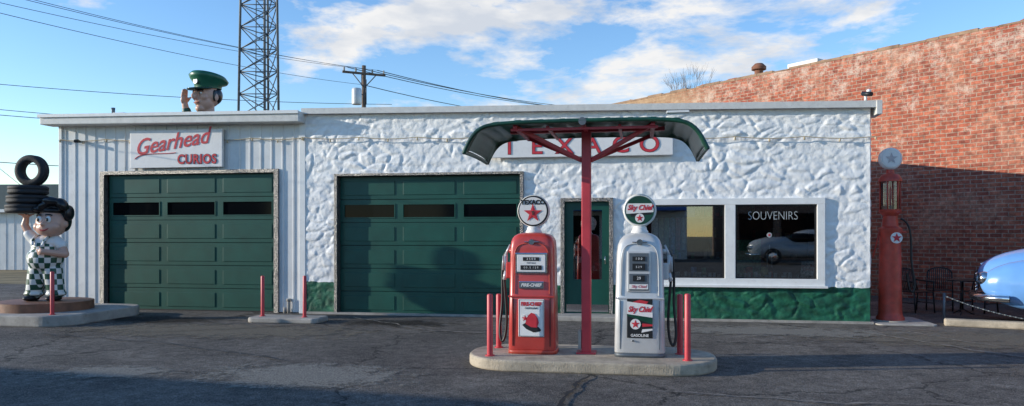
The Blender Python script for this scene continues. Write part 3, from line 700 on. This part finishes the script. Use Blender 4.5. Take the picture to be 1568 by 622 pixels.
# visible register pump
vp=group('visible_gas_pump',(6.98,.34,0))
lathe('base',[(0,.0),(.30,.0),(.30,.05),(0,.05)],CONC2,vp)
lathe('column',[(0,.05),(.24,.05),(.24,.09),(.21,.13),(.20,.20),(.195,.45),(.19,1.0),(.18,1.55),(.185,1.62),(.20,1.66),(.20,1.72),(.14,1.76),(.12,1.95),(.17,2.0),(.19,2.03),(.19,2.07),(0,2.07)],OLDRED,vp)
lathe('glass_cylinder',[(.165,2.07),(.165,2.58)],GLASSC,vp)
bars('cage_rods',[((.175*math.cos(a),.175*math.sin(a),2.05),(.175*math.cos(a),.175*math.sin(a),2.60),.012) for a in [k*math.pi/3 for k in range(6)]]+[((0,0,2.05),(0,0,2.6),.02)],OLDRED,vp,8)
lathe('gauge_fluid',[(0,2.075),(.15,2.075),(.15,2.14),(0,2.14)],M('tank_plate',(.35,.2,.12),.4),vp)
lathe('cap',[(0,2.58),(.20,2.58),(.20,2.62),(.15,2.70),(.07,2.73),(.06,2.80),(0,2.80)],OLDRED,vp)
lathe('globe',[(0,-.07),(.17,-.065),(.20,-.03),(.20,.03),(.17,.065),(0,.07)],SWHITE,vp,axis='Y',c=(0,0,3.0),seg=40)
disc('globe_face',(0,-.07,3.0),.15,.004,SIGNW,vp); star('globe_star',(0,-.082,3.0),.11,M('faded_star',(.5,.45,.45),.6),vp)
disc('badge',(.05,-.18,1.55),.10,.02,SIGNW,vp,28); star('badge_star',(.05,-.207,1.55),.09,SIGNRED,vp)
tube('hose',[(.18,0,1.9),(.32,-.02,1.85),(.36,-.03,1.5),(.34,-.03,1.1),(.42,-.03,.75),(.40,-.03,.5),(.3,-.03,.6),(.28,-.03,.9)],.02,HOSE,vp)
bars('lever',[((-.16,0,1.75),(-.3,-.02,1.2),.015),((.15,-.05,1.65),(.26,-.06,1.65),.02)],OLDRED,vp)

# ------------------------------------------------------------ boy statue
CHK,t,b=nt('checkered_cloth'); N=t.nodes;L=t.links
tc=N.new('ShaderNodeTexCoord'); sx=N.new('ShaderNodeSeparateXYZ'); L.new(tc.outputs['Object'],sx.inputs[0])
at=N.new('ShaderNodeMath'); at.operation='ARCTAN2'; L.new(sx.outputs['Y'],at.inputs[0]); L.new(sx.outputs['X'],at.inputs[1])
mu=N.new('ShaderNodeMath'); mu.operation='MULTIPLY'; mu.inputs[1].default_value=18/(2*math.pi)/1.0; L.new(at.outputs[0],mu.inputs[0])
mz=N.new('ShaderNodeMath'); mz.operation='MULTIPLY'; mz.inputs[1].default_value=10.5; L.new(sx.outputs['Z'],mz.inputs[0])
cb=N.new('ShaderNodeCombineXYZ'); L.new(mu.outputs[0],cb.inputs[0]); L.new(mz.outputs[0],cb.inputs[1]); cb.inputs[2].default_value=.5
ck=N.new('ShaderNodeTexChecker'); ck.inputs['Scale'].default_value=1; ck.inputs['Color1'].default_value=(.01,.07,.04,1); ck.inputs['Color2'].default_value=(.7,.7,.66,1)
L.new(cb.outputs[0],ck.inputs['Vector']); L.new(ck.outputs[0],b.inputs['Base Color']); b.inputs['Roughness'].default_value=.4
bs=group('boy_statue',(-8.62,-1.9,.365),R(8),1.07)
lathe('wood_platform',[(0,-.154),(.76,-.154),(.76,-.005),(.74,0),(0,0)],WOOD,bs,seg=48)
blob('overalls',[('e',(0,0,.74),(.30,.27,.25)),('e',(0,.0,.93),(.235,.20,.20)),('c',(.12,0,.52),.17,(.19,0,.16),.145),('c',(-.12,0,.52),.17,(-.19,0,.16),.145),('e',(.19,0,.12),(.175,.16,.06)),('e',(-.19,0,.12),(.175,.16,.06))],CHK,bs)
blob('shoes',[('e',(.20,-.09,.05),(.09,.18,.055)),('e',(-.20,-.09,.05),(.09,.18,.055)),('e',(.20,.0,.05),(.09,.1,.06)),('e',(-.20,.0,.05),(.09,.1,.06))],BLACK,bs)
blob('shirt',[('e',(0,.01,1.02),(.25,.19,.13)),('c',(-.18,0,1.06),.10,(-.29,0,1.17),.09),('c',(.18,0,1.06),.10,(.31,-.02,.97),.095)],SWHITE,bs)
blob('arm_raised',[('c',(-.26,0,1.13),.068,(-.37,0,1.33),.06),('c',(-.37,0,1.33),.06,(-.34,0,1.46),.045),('e',(-.34,-.01,1.50),(.075,.075,.035))]+
     [('c',(-.34+.055*math.cos(R(a)),-.01+.055*math.sin(R(a)),1.505),.016,(-.34+.13*math.cos(R(a)),-.01+.13*math.sin(R(a)),1.523),.013) for a in (-120,-95,-70,-45,10)],SKIN,bs,.01)
blob('arm_bent',[('c',(.30,-.02,.99),.072,(.39,-.06,.82),.068),('c',(.39,-.06,.82),.068,(.20,-.28,.86),.05),('e',(.15,-.31,.87),(.07,.04,.05))]+
     [('c',(.12,-.32,.90-.026*i),.016,(.05+.01*i,-.31,.90-.026*i),.014) for i in range(4)]+[('c',(.15,-.32,.91),.016,(.11,-.33,.955),.014)],SKIN,bs,.01)
for s in (-1,1): tube('suspender',[(s*.09,-.205,.98),(s*.11,-.195,1.06),(s*.12,-.10,1.155),(s*.11,.08,1.15),(s*.09,.19,1.0)],.024,CHK,bs)
HX,HZ=.12,1.37; K=1.25
def kv(dx,dy,dz): return (HX+dx*K,dy*K,HZ+dz*K)
def kr(*r): return tuple(a*K for a in r)
blob('head',[('e',kv(0,0,0),kr(.205,.19,.20)),('e',kv(0,-.06,-.075),kr(.18,.15,.12)),('e',kv(-.11,-.11,-.06),kr(.075,.07,.07)),('e',kv(.11,-.11,-.06),kr(.075,.07,.07)),
  ('e',kv(0,-.205,-.02),kr(.035,.04,.032)),('e',kv(-.20,0,-.02),kr(.03,.035,.05)),('e',kv(.20,0,-.02),kr(.03,.035,.05)),('c',(HX*.7,0,1.10),.08,(HX,0,1.22),.09)],SKIN,bs,.011)
blob('hair',[('e',kv(0,.07,.055),kr(.222,.175,.18)),('e',kv(.135,.06,.03),kr(.09,.12,.16)),('e',kv(.02,-.04,.17),kr(.165,.12,.05)),('e',kv(-.03,-.12,.24),kr(.11,.08,.055),(0,-.5,0)),
  ('e',kv(.06,-.11,.305),kr(.14,.09,.06),(0,.1,0)),('e',kv(.19,-.07,.26),kr(.10,.09,.065),(0,.9,0)),('e',kv(-.11,-.15,.19),kr(.06,.055,.04)),('e',kv(.235,.02,.14),kr(.055,.09,.11)),('e',kv(.06,-.02,.235),kr(.13,.09,.06)),('e',kv(-.19,.06,.06),kr(.05,.09,.11))],HAIR,bs,.012,3)
for s in (-1,1):
    ell('eye',kv(s*.065,-.178,.045),kr(.036,.018,.046),SWHITE,bs); ell('pupil',kv(s*.065-.008,-.195,.04),kr(.018,.008,.026),BLACK,bs)
    tube('eyebrow',[kv(s*.03,-.19,.105),kv(s*.07,-.185,.125),kv(s*.11,-.16,.10)],.012,HAIR,bs)
tube('mouth',[kv(-.085,-.178,-.065),kv(-.045,-.200,-.105),kv(0,-.21,-.115),kv(.045,-.200,-.105),kv(.085,-.178,-.065)],.013,M('lip_red',(.35,.03,.03),.4),bs)
def tire(name,c,ro,ri,w,axis,parent):
    p=[(ri,-w*.42),(ri+.02,-w*.5),(ro*.86,-w*.5),(ro*.95,-w*.43),(ro,-w*.33),(ro,-w*.1),(ro*.985,-w*.08),(ro*.985,w*.08),(ro,w*.1),(ro,w*.33),(ro*.95,w*.43),(ro*.86,w*.5),(ri+.02,w*.5),(ri,w*.42),(ri,-w*.42)]
    bm=bmesh.new(); seg=48; rings=[]
    for r,z in p[:-1]:
        ring=[]
        for i in range(seg):
            a=2*math.pi*i/seg
            q=(r*math.cos(a),r*math.sin(a),z) if axis=='Z' else (r*math.cos(a),z,r*math.sin(a))
            ring.append(bm.verts.new(Vector(q)+Vector(c)))
        rings.append(ring)
    n=len(rings)
    for k in range(n):
        a=rings[k]; b_=rings[(k+1)%n]
        for i in range(seg): bm.faces.new((a[i],a[(i+1)%seg],b_[(i+1)%seg],b_[i]))
    bmesh.ops.recalc_face_normals(bm,faces=bm.faces)
    return mk(name,bm,RUBBER,parent,True)
for i in range(3): tire('held_tire_%d'%i,(-.33+.012*i,0,1.538+.083+.162*i),.335-.01*i,.19,.158,'Z',bs)
tire('held_tire_upright',(-.24,.0,2.02+.27),.275,.16,.185,'Y',bs)

# ------------------------------------------------------------ mechanic bust on the roof
mb=group('mechanic_bust_statue',(-8.32,3.0,3.98),R(-18),1.02)
blob('torso',[('e',(0,.05,.22),(.52,.34,.34)),('e',(.0,.05,.45),(.36,.28,.25)),('c',(.42,.05,.35),.22,(.55,.05,.0),.2),('c',(-.34,0,.3),.20,(-.38,-.14,.05),.17),('c',(-.38,-.14,.05),.17,(-.33,-.34,.72),.11)],SUIT,mb,.025)
blob('collar',[('e',(0,-.02,.60),(.26,.24,.10))],SUIT,mb,.02)
hz=1.06
blob('head',[('c',(0,.02,.50),.17,(0,.0,.85),.17),('e',(0,.03,hz+.08),(.27,.32,.32)),('e',(0,-.07,hz-.10),(.22,.24,.26)),('e',(0,-.20,hz-.29),(.12,.12,.10)),('e',(0,-.375,hz-.01),(.055,.09,.09)),('e',(0,-.32,hz+.08),(.045,.06,.10)),('e',(0,-.31,hz-.16),(.09,.04,.04)),
  ('e',(.27,.04,hz),(.035,.07,.10)),('e',(-.27,.04,hz),(.035,.07,.10)),('e',(.12,-.2,hz-.02),(.10,.10,.09)),('e',(-.12,-.2,hz-.02),(.10,.10,.09)),('e',(0,-.255,hz+.135),(.20,.06,.035))],SKIN,mb,.016,4)
blob('hair',[('e',(0,.12,hz+.08),(.285,.27,.26)),('e',(.265,.0,hz+.04),(.03,.06,.15)),('e',(-.265,.0,hz+.04),(.03,.06,.15))],HAIR,mb,.02)
for s in (-1,1):
    ell('eye',(s*.10,-.285,hz+.07),(.05,.03,.032),SWHITE,mb); ell('pupil',(s*.10,-.31,hz+.07),(.022,.012,.026),HAIR,mb)
    tube('eyebrow',[(s*.04,-.325,hz+.125),(s*.11,-.315,hz+.155),(s*.18,-.26,hz+.12)],.024,HAIR,mb)
tube('mouth',[(-.09,-.31,hz-.15),(-.03,-.35,hz-.165),(.03,-.35,hz-.165),(.09,-.31,hz-.15)],.016,M('lip',(.40,.12,.09),.4),mb)
def capring(a0,rx,ry,cy,zz,bm,seg=40,tilt=0): return [bm.verts.new((rx*math.cos(2*math.pi*i/seg),cy+ry*math.sin(2*math.pi*i/seg),zz+tilt*(ry*math.sin(2*math.pi*i/seg)))) for i in range(seg)]
bm=bmesh.new(); rr=[capring(0,.29,.33,.03,hz+.22,bm,tilt=.06),capring(0,.30,.34,.03,hz+.32,bm,tilt=.0),capring(0,.40,.46,.05,hz+.42,bm,tilt=-.12),capring(0,.43,.49,.05,hz+.48,bm,tilt=-.15),capring(0,.38,.43,.05,hz+.55,bm,tilt=-.15),capring(0,.2,.22,.05,hz+.59,bm,tilt=-.1),capring(0,.02,.02,.05,hz+.60,bm)]
for a,b_ in zip(rr,rr[1:]):
    for i in range(40): bm.faces.new((a[i],a[(i+1)%40],b_[(i+1)%40],b_[i]))
bm.faces.new(rr[-1]); CAPG=M('cap_green',(.01,.11,.06),.35); mk('cap_crown',bm,CAPG,mb,True)
bm=bmesh.new(); pr=None
for i in range(21):
    a=R(200+140*i/20); p0=(.30*math.cos(a),.03+.34*math.sin(a),hz+.225); k=math.sin(math.pi*i/20)**.6
    p1=((.30+.08*k)*math.cos(a),.03+(.34+.24*k)*math.sin(a),hz+.225-.06*k)
    v=(bm.verts.new(p0),bm.verts.new(p1))
    if pr: bm.faces.new((pr[0],pr[1],v[1],v[0]))
    pr=v
o=mk('cap_visor',bm,M('visor',(.008,.05,.03),.2),mb,True); sd=o.modifiers.new('s','SOLIDIFY'); sd.thickness=.03
disc('cap_badge',(0,-.33,hz+.36),.07,.03,SIGNW,mb,20)
blob('saluting_hand',[('c',(-.33,-.34,.70),.085,(-.33,-.38,.86),.075),('e',(-.33,-.40,.98),(.06,.10,.12),(0,.15,0))]+[('c',(-.33,-.47+.045*i,1.06),.028,(-.29,-.47+.04*i,1.21+.02*(i in(1,2))),.022) for i in range(4)]+[('c',(-.32,-.33,.94),.03,(-.27,-.27,1.05),.024)],SKIN,mb,.013)

fl=group('roof_floodlight',(-9.3,.9,4.03))
box('housing',.0,.30,-.1,.12,.12,.34,WHITE,fl,.02); bars('bracket',[((.15,0,0),(.15,0,.14),.02),((-.05,.05,0),(-.08,.05,.30),.045,.03),((-.08,.05,.30),(-.05,0,.46),.03,.045)],GALV,fl,10)
# ------------------------------------------------------------ tower
tw=group('lattice_radio_tower',(-13.5,15.5,0),R(12))
lst=[]; H=34.
def leg(k,z):
    r=1.08-.58*z/H; a=R(90+120*k+0); return Vector((r*math.cos(a),r*math.sin(a),z))
n=36
for k in range(3):
    lst.append((leg(k,0),leg(k,H),.055,.045))
    for i in range(n):
        z0=H*i/n; z1=H*(i+1)/n; k2=(k+1)%3
        lst+=[(leg(k,z0),leg(k2,z1),.022),(leg(k2,z0),leg(k,z1),.022),(leg(k,z0),leg(k2,z0),.022)]
bars('lattice',lst,GALV,tw)
bars('cable_run',[((.1,.1,0),(.06,.06,H),.06)],GALV,tw); 
bars('ladder',[((-.2,-.3,0),(-.1,-.15,H),.02),((.2,-.3,0),(.15,-.15,H),.02)]+[((-.2,-.3+.15*i/100,H*i/100),(.2,-.3+.15*i/100,H*i/100),.012) for i in range(100)],GALV,tw)
# ------------------------------------------------------------ pole + wires
up=group('utility_pole',(-13.84,28.46,0),R(35))
cyl('pole',(0,0,0),(0,0,11.75),.17,POLEW,up,r1=.12)
box('crossarm',-1.3,1.3,-.12,-.0,11.2,11.32,POLEW,up)
bars('braces',[((-.7,-.1,11.2),(0,-.1,10.4),.03),((.7,-.1,11.2),(0,-.1,10.4),.03)],POLEW,up)
bars('insulators',[((x,-.06,11.32),(x,-.06,11.55),.05) for x in (-1.2,-.5,.5,1.2)],CONC2,up,8)
bars('hardware',[((-.35,-.2,10.0),(0,0,10.0),.03),((-.2,-.2,10.5),(-.2,-.2,11.2),.02),((.1,-.15,9.4),(.1,-.15,10.9),.03)],GALV,up)
lathe('transformer',[(0,9.35),(.27,9.35),(.29,9.45),(.29,10.2),(.25,10.3),(0,10.35)],SILVER,up,c=(-.50,-.25,0))
pw=group('power_lines')
def wire(a,b_,sag,r=.018):
    a=Vector(a);b_=Vector(b_); pts=[]
    for i in range(17):
        f=i/16; p=a.lerp(b_,f); p.z-=sag*4*f*(1-f); pts.append(tuple(p))
    tube('wire',pts,r,BLACK,pw,False)
pa=(-13.9,28.4,11.5)
def C(X,D,z): return (2.45+.9858*X-.1676*D,-14.41+.1676*X+.9858*D,z)
for dx,zl,r_ in ((-.9,0,.02),(0,.35,.02),(.9,.1,.02)):
    P0=(pa[0]+dx*.8,pa[1]+dx*.6,11.55)
    wire(C(-19.5+dx,22+dx*.7,9.6+zl),P0,.35,.010)
    wire(P0,C(14.5+dx,86+dx,15.8+zl),.8,.022)
wire(C(-17,22,8.6),(pa[0],pa[1],10.6),.3,.010); wire((pa[0],pa[1],10.6),C(12,80,14.2),.9,.022)
wire(C(-30,38,9.6),C(-8,50,10.3),.3,.016); wire(C(-30,38,8.35),C(-10,50,8.6),.3,.016); wire(C(-16,22,5.2),C(-9,32,6.0),.1,.010); wire(C(-16,22,3.8),C(-9,32,4.2),.1,.012)
wire(C(-11.5,14,4.4),C(-18,28,3.2),.0,.008)
# ------------------------------------------------------------ brick building
bb=group('brick_building',(1.41,13.8,0),R(-44.7))
bm=bmesh.new(); n=110; Lx0,Lx1=-5,25
bot=[];top=[]
for i in range(n+1):
    x=Lx0+(Lx1-Lx0)*i/n; bot.append(bm.verts.new((x,0,0))); top.append(bm.verts.new((x,0,6.45+random.choice((0,0,.03,.06,-.04)))))
for i in range(n): bm.faces.new((bot[i],bot[i+1],top[i+1],top[i]))
mk('brick_face',bm,BRICK,bb)
box('body',Lx0,Lx1,.02,9,0,6.3,BRICK,bb)
bm=bmesh.new(); x=Lx0
while x<Lx1:
    w=random.uniform(.3,.9); h=random.uniform(.03,.09)
    mt=Matrix.Translation((x+w/2,.17,6.42+h/2))@Matrix.Diagonal((w-.01,.36,h,1)); bmesh.ops.create_cube(bm,size=1,matrix=mt); x+=w
mk('coping_tiles',bm,TAN,bb)
rv=group('roof_vent',(0,0,0)); rv.parent=bb; rv.location=(6.1,.5,6.3)
lathe('vent',[(0,0),(.13,0),(.13,.40),(.22,.43),(.22,.52),(.12,.62),(0,.64)],M('rust',(.22,.09,.05),.8,var=.4),rv)
box('skylight',7.1,8.1,.5,1.3,6.3,6.72,FASCIA,bb,.02)
tr=group('bare_tree',(6.3,31.9,0),0,.74); lst=[]
def branch(p,d,l,r,dep):
    q=p+d*l; lst.append((p,q,r,r*.65))
    if dep==0: return
    for i in range(3 if dep>1 else 4):
        nd=(d+Vector((random.uniform(-.5,.5),random.uniform(-.5,.5),random.uniform(-.1,.5)))).normalized()
        branch(q,nd,l*random.uniform(.6,.85),r*.56,dep-1)
branch(Vector((0,0,0)),Vector((0,0,1)),4.2,.2,6)
bars('branches',lst,M('bark',(.26,.21,.18),.9),tr,4)
# ------------------------------------------------------------ chairs
IRON=M('black_iron',(.015,.015,.016),.4)
def chair(x,y,rz):
    g=group('patio_chair',(x,y,0),rz); L_=[]
    for sx in (-.24,.24):
        L_+=[((sx,-.24,0),(sx,-.2,.42),.016),((sx*1.05,.26,0),(sx,.2,.42),.016),((sx,.2,.42),(sx*.95,.30,.78),.016),((sx,-.22,.64),(sx,.26,.66),.018),((sx,-.2,.42),(sx,-.22,.64),.012),((sx,-.22,.2),(sx,.22,.2),.01)]
    arc=[(.23*math.cos(R(a)),.30+.02*math.sin(R(a)),.78+.12*math.sin(R(a))) for a in range(0,181,20)]
    L_+=[(a,b_,.016) for a,b_ in zip(arc,arc[1:])]
    for i in range(-5,6):
        xx=i*.04; L_.append(((xx,.21,.44),(xx*.95,.30,.78+.12*math.sqrt(max(0,1-(xx/.23)**2))),.009))
    bars('frame',L_,IRON,g)
    o=box('seat',-.25,.25,-.23,.23,.42,.445,IRON,g,.02); return g
chair(8.10,2.35,R(25)); chair(8.75,2.9,R(-20)); chair(9.35,2.5,R(-50))
tb=group('patio_table',(8.85,2.0,0)); lathe('top',[(0,.68),(.3,.68),(.3,.70),(0,.70)],IRON,tb); bars('legs',[((0,0,.68),(0,0,.1),.02)]+[((0,0,.12),(.22*math.cos(a),.22*math.sin(a),0),.012) for a in (0,2.1,4.2)],IRON,tb)
# ------------------------------------------------------------ vintage car
def vcar(loc,rz,sc,paint):
    vc=group('vintage_car',loc,rz,sc)
    blob('body',[('e',(1.15,0,.82),(1.25,.62,.44)),('e',(1.0,0,.6),(1.0,.75,.32)),('e',(.80,-.66,.66),(.85,.27,.40)),('e',(.80,.66,.66),(.85,.27,.40)),
     ('c',(1.3,-.5,.6),.28,(3.8,-.5,.62),.28),('c',(1.3,.5,.6),.28,(3.8,.5,.62),.28),('c',(1.3,0,.6),.33,(4.1,0,.62),.33),
     ('e',(2.75,0,1.1),(1.15,.66,.50)),('e',(3.9,0,.82),(.95,.62,.36)),('e',(3.75,-.66,.6),(.7,.24,.34)),('e',(3.75,.66,.6),(.7,.24,.34))],paint,vc,.03,10)
    for x in (.92,3.7):
        for s in (-1,1):
            lathe('wheel_well',[(0,-.06),(.37,-.06),(.37,.06),(0,.06)],BLACK,vc,axis='Y',c=(x,s*.89,.37))
            tire('tire',(x,s*.91,.335),.335,.20,.17,'Y',vc)
            lathe('hubcap',[(0,-.05),(.10,-.045),(.2,-.02),(.205,.03),(0,.03)] if s<0 else [(0,.05),(.10,.045),(.2,.02),(.205,-.03),(0,-.03)],CHROME,vc,axis='Y',c=(x,s*.96,.335))
    tube('front_bumper',[(.35,-.92,.45),(0,-.88,.45),(-.14,-.5,.45),(-.18,0,.45),(-.14,.5,.45),(0,.88,.45),(.35,.92,.45)],.055,CHROME,vc)
    tube('rear_bumper',[(4.3,-.9,.45),(4.75,-.8,.45),(4.85,0,.45),(4.75,.8,.45),(4.3,.9,.45)],.055,CHROME,vc)
    for s in (-1,1):
        ell('headlight',(.02,s*.66,.74),(.10,.11,.11),CHROME,vc); ell('headlight_lens',(-.06,s*.66,.74),(.05,.09,.09),GLASSC,vc)
    ell('windshield_glass',(2.62,0,1.16),(1.08,.69,.36),DGLASS,vc)
    tube('hood_trim',[(-.05,0,.94),(.4,0,1.17),(1.2,0,1.27),(1.8,0,1.24)],.015,CHROME,vc)
    bars('grille',[((-.10,-.45,.55+.05*i),(-.10,.45,.55+.05*i),.012) for i in range(6)],CHROME,vc)
vcar((8.72,.72,0),R(-24),1.13,BLUE)
vcar((8.5,-29,0),R(4),1.2,CWHITE)
# kerbs, chain right
def curb(x0,y0,x1,y1):
    a=Vector((x0,y0));b_=Vector((x1,y1)); d=(b_-a); g=group('curb_stop',((x0+x1)/2,(y0+y1)/2,0),math.atan2(d.y,d.x)); l=d.length/2
    box('curb',-l,l,-.10,.10,0,.13,CONC,g,.03)
curb(7.75,-.05,8.95,-.45); curb(8.7,-.85,11.0,-1.8)
roundslab('concrete_pad',6.6,7.6,-.25,1.1,.1,0.0,.03,CONC2,.01)
ch=group('chain_barrier'); 
bm=bmesh.new(); P0=Vector((7.9,.35,.50)); P1=Vector((9.4,-.75,.14)); 
for i in range(46):
    f=i/46; p=P0.lerp(P1,f); p.z-=.16*4*f*(1-f)*.6; p2=P0.lerp(P1,(i+1.15)/46); p2.z-=.16*4*((i+1)/46)*(1-(i+1)/46)*.6
    addcyl(bm,p,p2,.013 if i%2 else .007,seg=6)
mk('chain',bm,GALV,ch,True); cyl('post',(7.9,.35,0),(7.9,.35,.55),.022,GALV,ch)
# ------------------------------------------------------------ left background shed, off-frame shadow caster, storefronts
sh=group('metal_shed',(-24,16,0),R(6))
ribbed('siding',-20,12,0,2.7,METALW,sh,0,.4); box('body',-20,12,.05,12,0,2.7,METALW,sh)
SHG=M('dark_mansard',(.03,.06,.06),.6)
hexa('mansard_roof',[(-20,-.3,2.7),(12.2,-.3,2.7),(12.2,12,2.7),(-20,12,2.7),(-20,.3,3.95),(12.0,.3,3.95),(12.0,12,3.95),(-20,12,3.95)],SHG,sh)
box('mansard_trim',-20,12.25,-.34,-.302,2.64,2.78,WHITE,sh); box('sign_panel',6,10,-.36,-.31,2.9,3.5,SKYBLUE,sh)
nb=group('offframe_shadow_caster',(-16.2,-12.0,0),R(-7))  # unseen building, added and turned to throw the shadow across the left foreground
box('walls',-12,0,-12,0,0,3.9,BRICK2,nb); box('parapet',-12.1,.1,-12.1,.1,3.9,4.05,FASCIA,nb); box('door',-.0,.03,-7,-6,0,2.1,GREEN,nb); box('window',-.0,.03,-5,-2,.8,2.3,DGLASS,nb)
rs=group('storefront_row',(3,-36,0),R(0))
STUC=M('stucco',(.6,.6,.57),.8)
box('white_store',-14,2.5,-10,0,0,4.6,STUC,rs); box('brick_store',5.05,22,-10,0,0,7.5,BRICK2,rs); box('cornice',5,22.1,.0,.3,7.3,7.7,STUC,rs)
for i in range(6):
    box('upper_window_%d'%i,6.2+i*2.6,7.4+i*2.6,-.0,.06,4.3,6.3,DGLASS,rs); box('shop_window_%d'%i,5.8+i*2.6,7.9+i*2.6,0,.06,.6,3.0,DGLASS,rs)
for i in range(4): box('white_store_window_%d'%i,-12+i*3.4,-10+i*3.4,0,.06,.9,2.9,DGLASS,rs)
box('awning',-13,2.4,0,1.2,3.2,3.4,SKYBLUE,rs)

# ------------------------------------------------------------ camera, sun, sky
cd=bpy.data.cameras.new('camera'); cam=bpy.data.objects.new('camera',cd); col.objects.link(cam)
cam.location=(2.45,-14.41,1.6); cam.rotation_euler=(R(90),0,R(9.65))
cd.sensor_width=36; cd.lens=36*1150/1568; cd.shift_y=.0313; cd.clip_end=3000
scene.camera=cam
EL=12.5; PHI=14.5
d=Vector((math.cos(R(PHI))*math.cos(R(EL)),math.sin(R(PHI))*math.cos(R(EL)),-math.sin(R(EL))))
sd=bpy.data.lights.new('sun','SUN'); sd.energy=5.; sd.angle=R(.5); sd.color=(1,.93,.80)
so=bpy.data.objects.new('sun',sd); col.objects.link(so); so.rotation_euler=d.to_track_quat('-Z','Y').to_euler()
w=bpy.data.worlds.new('World'); scene.world=w; w.use_nodes=True; t=w.node_tree; N=t.nodes; L=t.links
bg=N['Background']; bg.inputs[1].default_value=.15
sky=N.new('ShaderNodeTexSky'); sky.sky_type='NISHITA'; sky.sun_disc=False; sky.sun_elevation=R(EL); sky.sun_rotation=math.atan2(-d.x,-d.y)
sky.ozone_density=2.0; sky.dust_density=.0; sky.air_density=1.0
hs=N.new('ShaderNodeHueSaturation'); hs.inputs['Saturation'].default_value=1.15; hs.inputs['Value'].default_value=1.85; L.new(sky.outputs[0],hs.inputs['Color'])
tm=N.new('ShaderNodeMix'); tm.data_type='RGBA'; tm.blend_type='MULTIPLY'; tm.inputs[0].default_value=1; tm.inputs[7].default_value=(.83,.86,.98,1); L.new(hs.outputs[0],tm.inputs[6])
tc=N.new('ShaderNodeTexCoord'); 
mp=N.new('ShaderNodeMapping'); mp.inputs['Scale'].default_value=(1,1,2.8); mp.inputs['Location'].default_value=(.3,.1,.55); L.new(tc.outputs['Generated'],mp.inputs[0])
n1=N.new('ShaderNodeTexNoise'); n1.inputs['Scale'].default_value=5.0; n1.inputs['Detail'].default_value=11; n1.inputs['Roughness'].default_value=.60; n1.inputs['Distortion'].default_value=.15; L.new(mp.outputs[0],n1.inputs['Vector'])
dp=N.new('ShaderNodeVectorMath'); dp.operation='DOT_PRODUCT'; L.new(tc.outputs['Generated'],dp.inputs[0])
cdv=Vector((-.1676,.9858,0))*1.0+Vector((.9858,.1676,0))*.06+Vector((0,0,.24)); cdv.normalize(); dp.inputs[1].default_value=cdv
mr=N.new('ShaderNodeMapRange'); mr.inputs['From Min'].default_value=.88; mr.inputs['From Max'].default_value=.98; mr.inputs['To Min'].default_value=-.14; mr.inputs['To Max'].default_value=.085; L.new(dp.outputs['Value'],mr.inputs['Value'])
ad=N.new('ShaderNodeMath'); ad.operation='ADD'; L.new(n1.outputs['Fac'],ad.inputs[0]); L.new(mr.outputs[0],ad.inputs[1])
cr=N.new('ShaderNodeValToRGB'); cr.color_ramp.elements[0].position=.51; cr.color_ramp.elements[1].position=.62; cr.color_ramp.elements[1].color=(.97,.97,.97,1); L.new(ad.outputs[0],cr.inputs[0])
n2=N.new('ShaderNodeTexNoise'); n2.inputs['Scale'].default_value=9; n2.inputs['Detail'].default_value=6; L.new(mp.outputs[0],n2.inputs['Vector'])
cc=N.new('ShaderNodeValToRGB'); cc.color_ramp.elements[0].position=.36; cc.color_ramp.elements[1].position=.54
cc.color_ramp.elements[0].color=(4.4,4.7,5.2,1); cc.color_ramp.elements[1].color=(6.2,6.15,6.1,1); L.new(n2.outputs['Fac'],cc.inputs[0])
mx=N.new('ShaderNodeMix'); mx.data_type='RGBA'; L.new(cr.outputs[0],mx.inputs[0]); L.new(tm.outputs[2],mx.inputs[6]); L.new(cc.outputs[0],mx.inputs[7])
L.new(mx.outputs[2],bg.inputs[0])
scene.view_settings.view_transform='Standard'; scene.view_settings.look='None'; scene.view_settings.exposure=0
